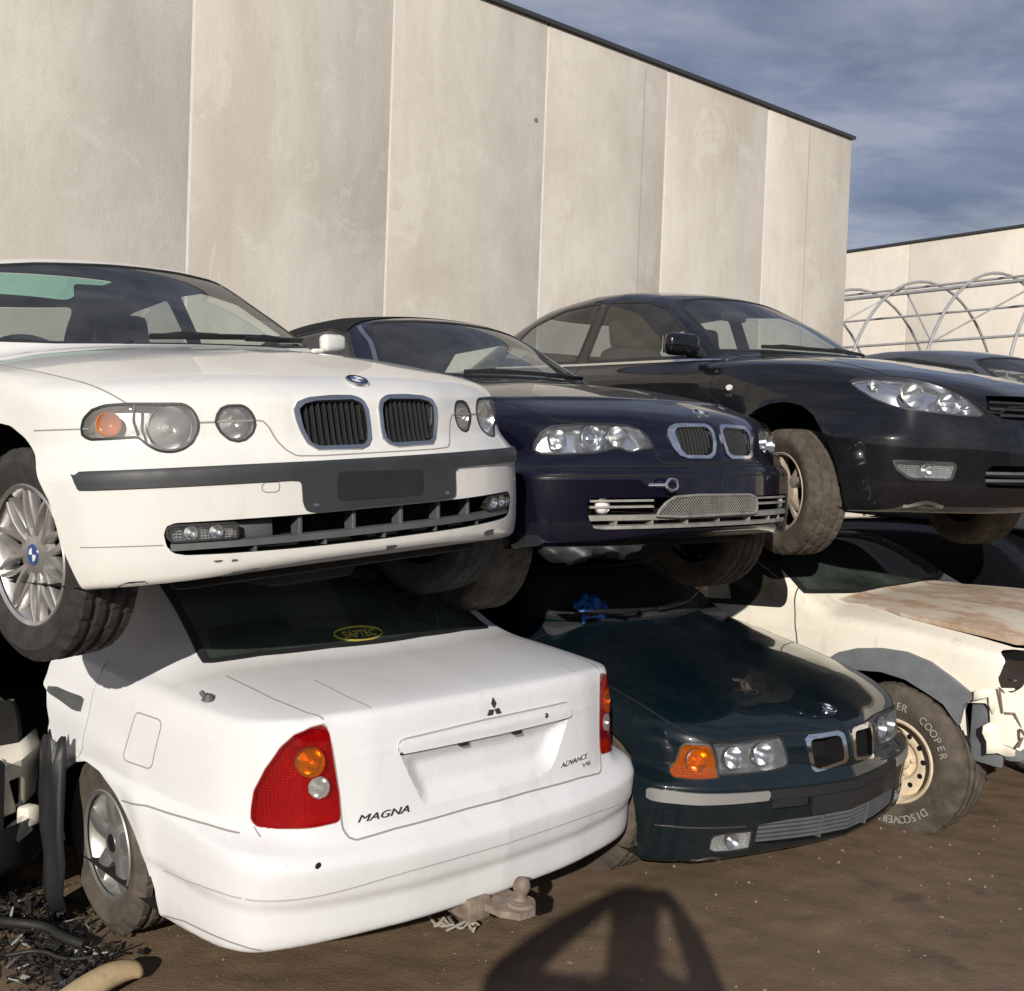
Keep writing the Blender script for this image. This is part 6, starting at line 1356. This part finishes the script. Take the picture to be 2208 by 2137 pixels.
    o = mobj('rag', (np.c_[np.array(V), np.ones(len(V))] @ np.array(M4).T)[:, :3], F, simple('blue_cloth', (.02, .12, .42), .35, spec=.6, var=.4, vs=30), smooth=True); o.modifiers.new('t', 'SOLIDIFY').thickness = .003; tag(o, 'crumpled shiny blue rag on the dark green car windscreen', 'rag')
def hoses():
    hm = M['shadescrap']; rr = random.Random(31)
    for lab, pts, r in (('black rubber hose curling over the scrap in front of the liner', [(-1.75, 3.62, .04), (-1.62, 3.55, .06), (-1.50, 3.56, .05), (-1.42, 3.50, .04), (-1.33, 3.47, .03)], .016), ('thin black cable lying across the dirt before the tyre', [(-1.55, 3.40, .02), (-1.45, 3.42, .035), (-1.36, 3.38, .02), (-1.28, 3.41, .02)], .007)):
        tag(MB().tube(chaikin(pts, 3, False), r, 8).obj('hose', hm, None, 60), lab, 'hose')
def wreck():
    p = dict(PE); p.update(gx=[(-2.0, .05), (.8, None)], gy=[(-.96, .03), (.96, None)], gz=[(.1, .025), (1.3, None)])
    c = Car('wrecked_car', 'stripped wreck blackened to stand for shade, bare cream front apron, left of white sedan', 'car', ((-2.50, 3.62, 0), 39, 0, 0), p, 'cars on the ground row')
    c.lipmat = M['black']
    arch(c, arch_poly(.35, .31, .04, .05))
    fr, c.m = c.cut('f', [(-1, .05), (1, .05), (1, .36), (-1, .36)], lim=.17, m=c.m); c.part('bumper', fr, M['trim'])
    _, c.m = c.cut('s', [(-.45, 1.4), (-.45, .62), (.25, .60), (.42, .36), (1.2, .34), (1.2, 1.4)], 1, -2., m=c.m)
    c.part('body', c.m, M['black'])  # body made black to stand for the dark gap between the stacks
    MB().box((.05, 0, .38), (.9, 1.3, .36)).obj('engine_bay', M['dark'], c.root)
    rr = random.Random(9); cr = M['cream']
    mb = MB(); P = np.array([(.40, .30, .56), (.41, .45, .57), (.40, .60, .585), (.36, .72, .60), (.28, .80, .61)]); V = []
    for q, (dz, dx) in ((0, (0, 0)), (1, (-.05, .05)), (2, (-.12, .03)), (3, (-.2, .04)), (4, (-.24, -.03))):
        for a in P: V.append(a+np.array([dx+rr.uniform(-.015, .015), 0, dz+rr.uniform(-.012, .012)]))
    F = [(i*5+k, i*5+k+1, (i+1)*5+k+1, (i+1)*5+k) for i in range(4) for k in range(4) if not (i == 2 and k == 2)]
    o = mobj('front_apron', np.array(V), F, cr, c.root, auto=25); o.modifiers.new('t', 'SOLIDIFY').thickness = .012
    mb = MB().box((.42, .66, .46), (.04, .05, .20), np.array(Matrix.Rotation(.25, 3, 'X')), .008).box((.45, .55, .37), (.05, .22, .04), np.array(Matrix.Rotation(.3, 3, 'X')), .01).box((.46, .74, .36), (.06, .06, .07), np.array(Matrix.Rotation(.5, 3, 'Z')), .015)
    mb.obj('lamp_bracket', cr, c.root, 40); MB().box((.50, .70, .33), (.05, .07, .06), np.array(Matrix.Rotation(.6, 3, 'X')), .012).obj('broken_lamp', M['lens'], c.root)
    wheel(c, 0, .70, .30, 1, .30, .195, .205, 'five', 0, 0, 'rubberd', 'alloyd')
    return c
def roof_car():
    p = dict(PC); p.update(gx=[(-4, .06), (1.0, None)], gy=[(-.96, .04), (.96, None)], gz=[(.1, .04), (1.56, None)])
    c = Car('parked_car', 'dark grey car peeping over the black saloon bonnet', 'car', ((4.45, 7.25, 1.13), 34.2, 1.5, 1.4), p, 'cars stacked in the upper row'); c.lipmat = M['grey']
    arch(c, arch_poly(.37, .32, .02, .05)); arch(c, arch_poly(.37, .32, .02, .05, -2.72))
    win = [(.665, 1.03), (.62, 1.12), (.555, 1.25), (.505, 1.335), (.46, 1.375), (.30, 1.40), (0, 1.412)]
    window(c, 'windscreen', 'f', [(-y, z) for y, z in win] + [(y, z) for y, z in reversed(win[:-1])] + [(.45, 1.035), (-.45, 1.035)], lim=-1.35, mat='glassd')
    for s in (1, -1): window(c, 'side_window', 's', rpoly([(-.70, .988), (-1.20, 1.305), (-1.78, 1.395), (-2.25, 1.375), (-2.86, 1.0)], .03), s, mat='glassd')
    c.part('body', c.m, M['grey'])
    for x, y, s in ((0, -.765, -1), (0, .765, 1), (-2.72, -.765, -1), (-2.72, .765, 1)): wheel(c, x, y, .32, s, .325, .205, .215, 'five2', 0, 0, 'rubberd', 'alloyd')
def reflection_backdrop():  # unseen sheet added behind the camera, darkens reflections in the car paint
    r = tag(empty('backdrop', mat=Matrix.Translation((0, -15, 0))), 'dark corrugated steel fence added unseen behind the camera to darken car reflections', 'backdrop')
    st = simple('dark_steel_sheet', (.05, .052, .05), .6, var=.3, vs=2)
    x = np.arange(-40, 40.01, .2); V = [(a, .03*(i % 2), z) for z in (0, 2.6) for i, a in enumerate(x)]; n = len(x)
    mobj('backdrop_sheet', np.array(V), [(i, i+1, n+i+1, n+i) for i in range(n-1)], st, r, smooth=False)
    for k in range(-8, 9): MB().box((k*5, -.08, 1.3), (.08, .08, 2.6)).obj('backdrop_post', st, r)
def added_gap_car():  # black car added to darken the gap under the upper row
    p = dict(PE); p.update(gx=[(-3.7, .07), (.82, None)], gy=[(-.96, .04), (.96, None)], gz=[(.1, .04), (1.45, None)], roof=[(-3.6, .75), (-3.3, 1.0), (-2.6, 1.30), (-1.6, 1.36), (-.9, 1.33), (-.55, 1.15), (-.3, .95), (.2, .6)])
    c = Car('wrecked_car', 'added black crushed car darkening the gap behind the cream pickup', 'car', ((4.30, 6.95, 0), 36, 0, 0), p, 'cars on the ground row'); c.lipmat = M['black']
    arch(c, arch_poly(.35, .31, .04, .05)); arch(c, arch_poly(.345, .305, .02, .05, -2.7))
    window(c, 'windscreen', 'f', [(-.60, .98), (-.52, 1.2), (.52, 1.2), (.60, .98), (0, .955)], lim=-1.1, mat='glassd')
    c.part('body', c.m, M['black'])
    for x, y, s in ((0, -.725, -1), (0, .725, 1), (-2.7, -.725, -1), (-2.7, .725, 1)): wheel(c, x, y, .31, s, .31, .195, .205, 'five', 0, 0, 'rubberd', 'alloyd')
def photographer():
    """stands behind the lens: only the shadow falls into view"""
    jt = [(0, -.06, -.48, .95, .15), (1, -.06, -.48, 1.15, .145), (2, -.06, -.46, 1.38, .15), (3, -.065, -.42, 1.50, .085), (4, -.07, -.39, 1.57, .10), (5, -.07, -.38, 1.66, .10),
          (6, -.25, -.45, 1.45, .09), (7, -.50, -.26, 1.40, .075), (8, -.27, -.10, 1.53, .052), (9, -.115, -.05, 1.612, .032), (10, .12, -.45, 1.45, .09), (11, .20, -.24, 1.40, .06), (12, .165, -.11, 1.51, .050), (13, .118, -.05, 1.608, .032),
          (14, -.16, -.48, .88, .10), (15, -.17, -.45, .50, .065), (16, -.18, -.48, .09, .045), (17, -.19, -.36, .04, .04), (18, .04, -.48, .88, .10), (19, .07, -.45, .50, .065), (20, .08, -.48, .09, .045), (21, .10, -.36, .04, .04)]
    ed = [(0, 1), (1, 2), (2, 3), (3, 4), (4, 5), (2, 6), (6, 7), (7, 8), (8, 9), (2, 10), (10, 11), (11, 12), (12, 13), (0, 14), (14, 15), (15, 16), (16, 17), (0, 18), (18, 19), (19, 20), (20, 21)]
    V = [j[1:4] for j in jt]; R = [j[4] for j in jt]
    for hx, hand, sg in ((9, np.array(V[9]), 1), (13, np.array(V[13]), -1)):      # five fingers closing on the phone edge
        for f, (dz, ln) in enumerate(((.030, .045), (.012, .052), (-.006, .050), (-.024, .042))):
            a = hand+np.array([sg*.012, .012, dz]); i = len(V); V += [tuple(a), tuple(a+(sg*ln*.55, .020, .004)), tuple(a+(sg*ln, .006, .002))]; R += [.0095, .009, .0075]; ed += [(hx, i), (i, i+1), (i+1, i+2)]
        i = len(V); V += [tuple(hand+(sg*.015, -.012, .02)), tuple(hand+(sg*.04, -.02, .018))]; R += [.011, .009]; ed += [(hx, i), (i, i+1)]
    me = bpy.data.meshes.new('person'); me.from_pydata(V, ed, []); o = bpy.data.objects.new('person', me); COL.objects.link(o)
    sk = o.modifiers.new('skin', 'SKIN'); sk.use_smooth_shade = True
    for i, v in enumerate(me.skin_vertices[0].data if me.skin_vertices else []): v.radius = (R[i], R[i])
    if not me.skin_vertices:
        bpy.context.view_layer.objects.active = o
    for i, v in enumerate(me.skin_vertices[0].data): v.use_root = (i == 0)
    o.modifiers.new('sub', 'SUBSURF').levels = 2; o.modifiers['sub'].render_levels = 2
    m, nt, out = new_mat('skin_and_clothes'); b = nd(nt, 'ShaderNodeBsdfPrincipled'); tc = nd(nt, 'ShaderNodeTexCoord'); sx = nd(nt, 'ShaderNodeSeparateXYZ'); nt.links.new(tc.outputs['Object'], sx.inputs[0])
    r1 = ramp(nt, sx.outputs[2], [(.0, (.03, .03, .035)), (.10, (.04, .05, .09)), (.92, (.04, .05, .09)), (.93, (.10, .10, .11))]); r1.color_ramp.interpolation = 'CONSTANT'
    gy = nd(nt, 'ShaderNodeMath', operation='GREATER_THAN'); gy.inputs[1].default_value = -.09; nt.links.new(sx.outputs[1], gy.inputs[0]); gz = nd(nt, 'ShaderNodeMath', operation='GREATER_THAN'); gz.inputs[1].default_value = 1.53; nt.links.new(sx.outputs[2], gz.inputs[0])
    ax = nd(nt, 'ShaderNodeMath', operation='MULTIPLY'); nt.links.new(gz.outputs[0], ax.inputs[0]); xx = nd(nt, 'ShaderNodeMath', operation='ABSOLUTE'); nt.links.new(sx.outputs[0], xx.inputs[0]); lx = nd(nt, 'ShaderNodeMath', operation='LESS_THAN'); lx.inputs[1].default_value = .19; nt.links.new(xx.outputs[0], lx.inputs[0]); nt.links.new(lx.outputs[0], ax.inputs[1])
    mx = nd(nt, 'ShaderNodeMath', operation='MAXIMUM'); nt.links.new(ax.outputs[0], mx.inputs[0]); gg = nd(nt, 'ShaderNodeMath', operation='MULTIPLY'); nt.links.new(gy.outputs[0], gg.inputs[0]); nt.links.new(gz.outputs[0], gg.inputs[1]); nt.links.new(gg.outputs[0], mx.inputs[1])
    c = mixc(nt, mx.outputs[0], r1.outputs[0], (.45, .27, .19, 1)); nt.links.new(c, b.inputs['Base Color']); b.inputs['Roughness'].default_value = .7; nt.links.new(b.outputs[0], out.inputs[0]); me.materials.append(m)
    tag(o, 'person in a dark jacket standing behind the camera holding up a phone', 'person')
    hd = MB().lathe([(.001, .118), (.05, .105), (.082, .06), (.092, .01), (.09, -.03), (.075, -.04)], 24, 'z', c=(-.07, -.39, 1.68)); hd.obj('hair', simple('brown_hair', (.05, .032, .02), .7, var=.3), o, 60)
    fa = MB().lathe([(.001, .012), (.010, .008), (.015, -.008), (.001, -.014)], 10, 'z', c=(-.07, -.282, 1.63)); fa.obj('nose', simple('skin', (.45, .27, .19), .6), o, 60)
    ph = MB().box((.005, -.036, 1.617), (.172, .009, .078), bev=.004); p = tag(ph.obj('mobile_phone', M['trim'], None, 40), 'black mobile phone held up in landscape before the photographer', 'phone')
    MB().box((.005, -.0415, 1.617), (.160, .002, .070)).obj('phone_screen', simple('phone_screen', (.01, .01, .012), .08), p)
# ------------------------------------------------------------------ assemble
mats(); lights()
SC.view_settings.exposure = EXPO
ground(); scatter(); warehouse_tall(); warehouse_low(); hoop_frame()
car_magna(); car_green(); car_ute(); wreck(); car_compact(); car_cabrio(); car_saloon(); roof_car(); added_gap_car(); reflection_backdrop()
small_things(); hoses(); photographer()
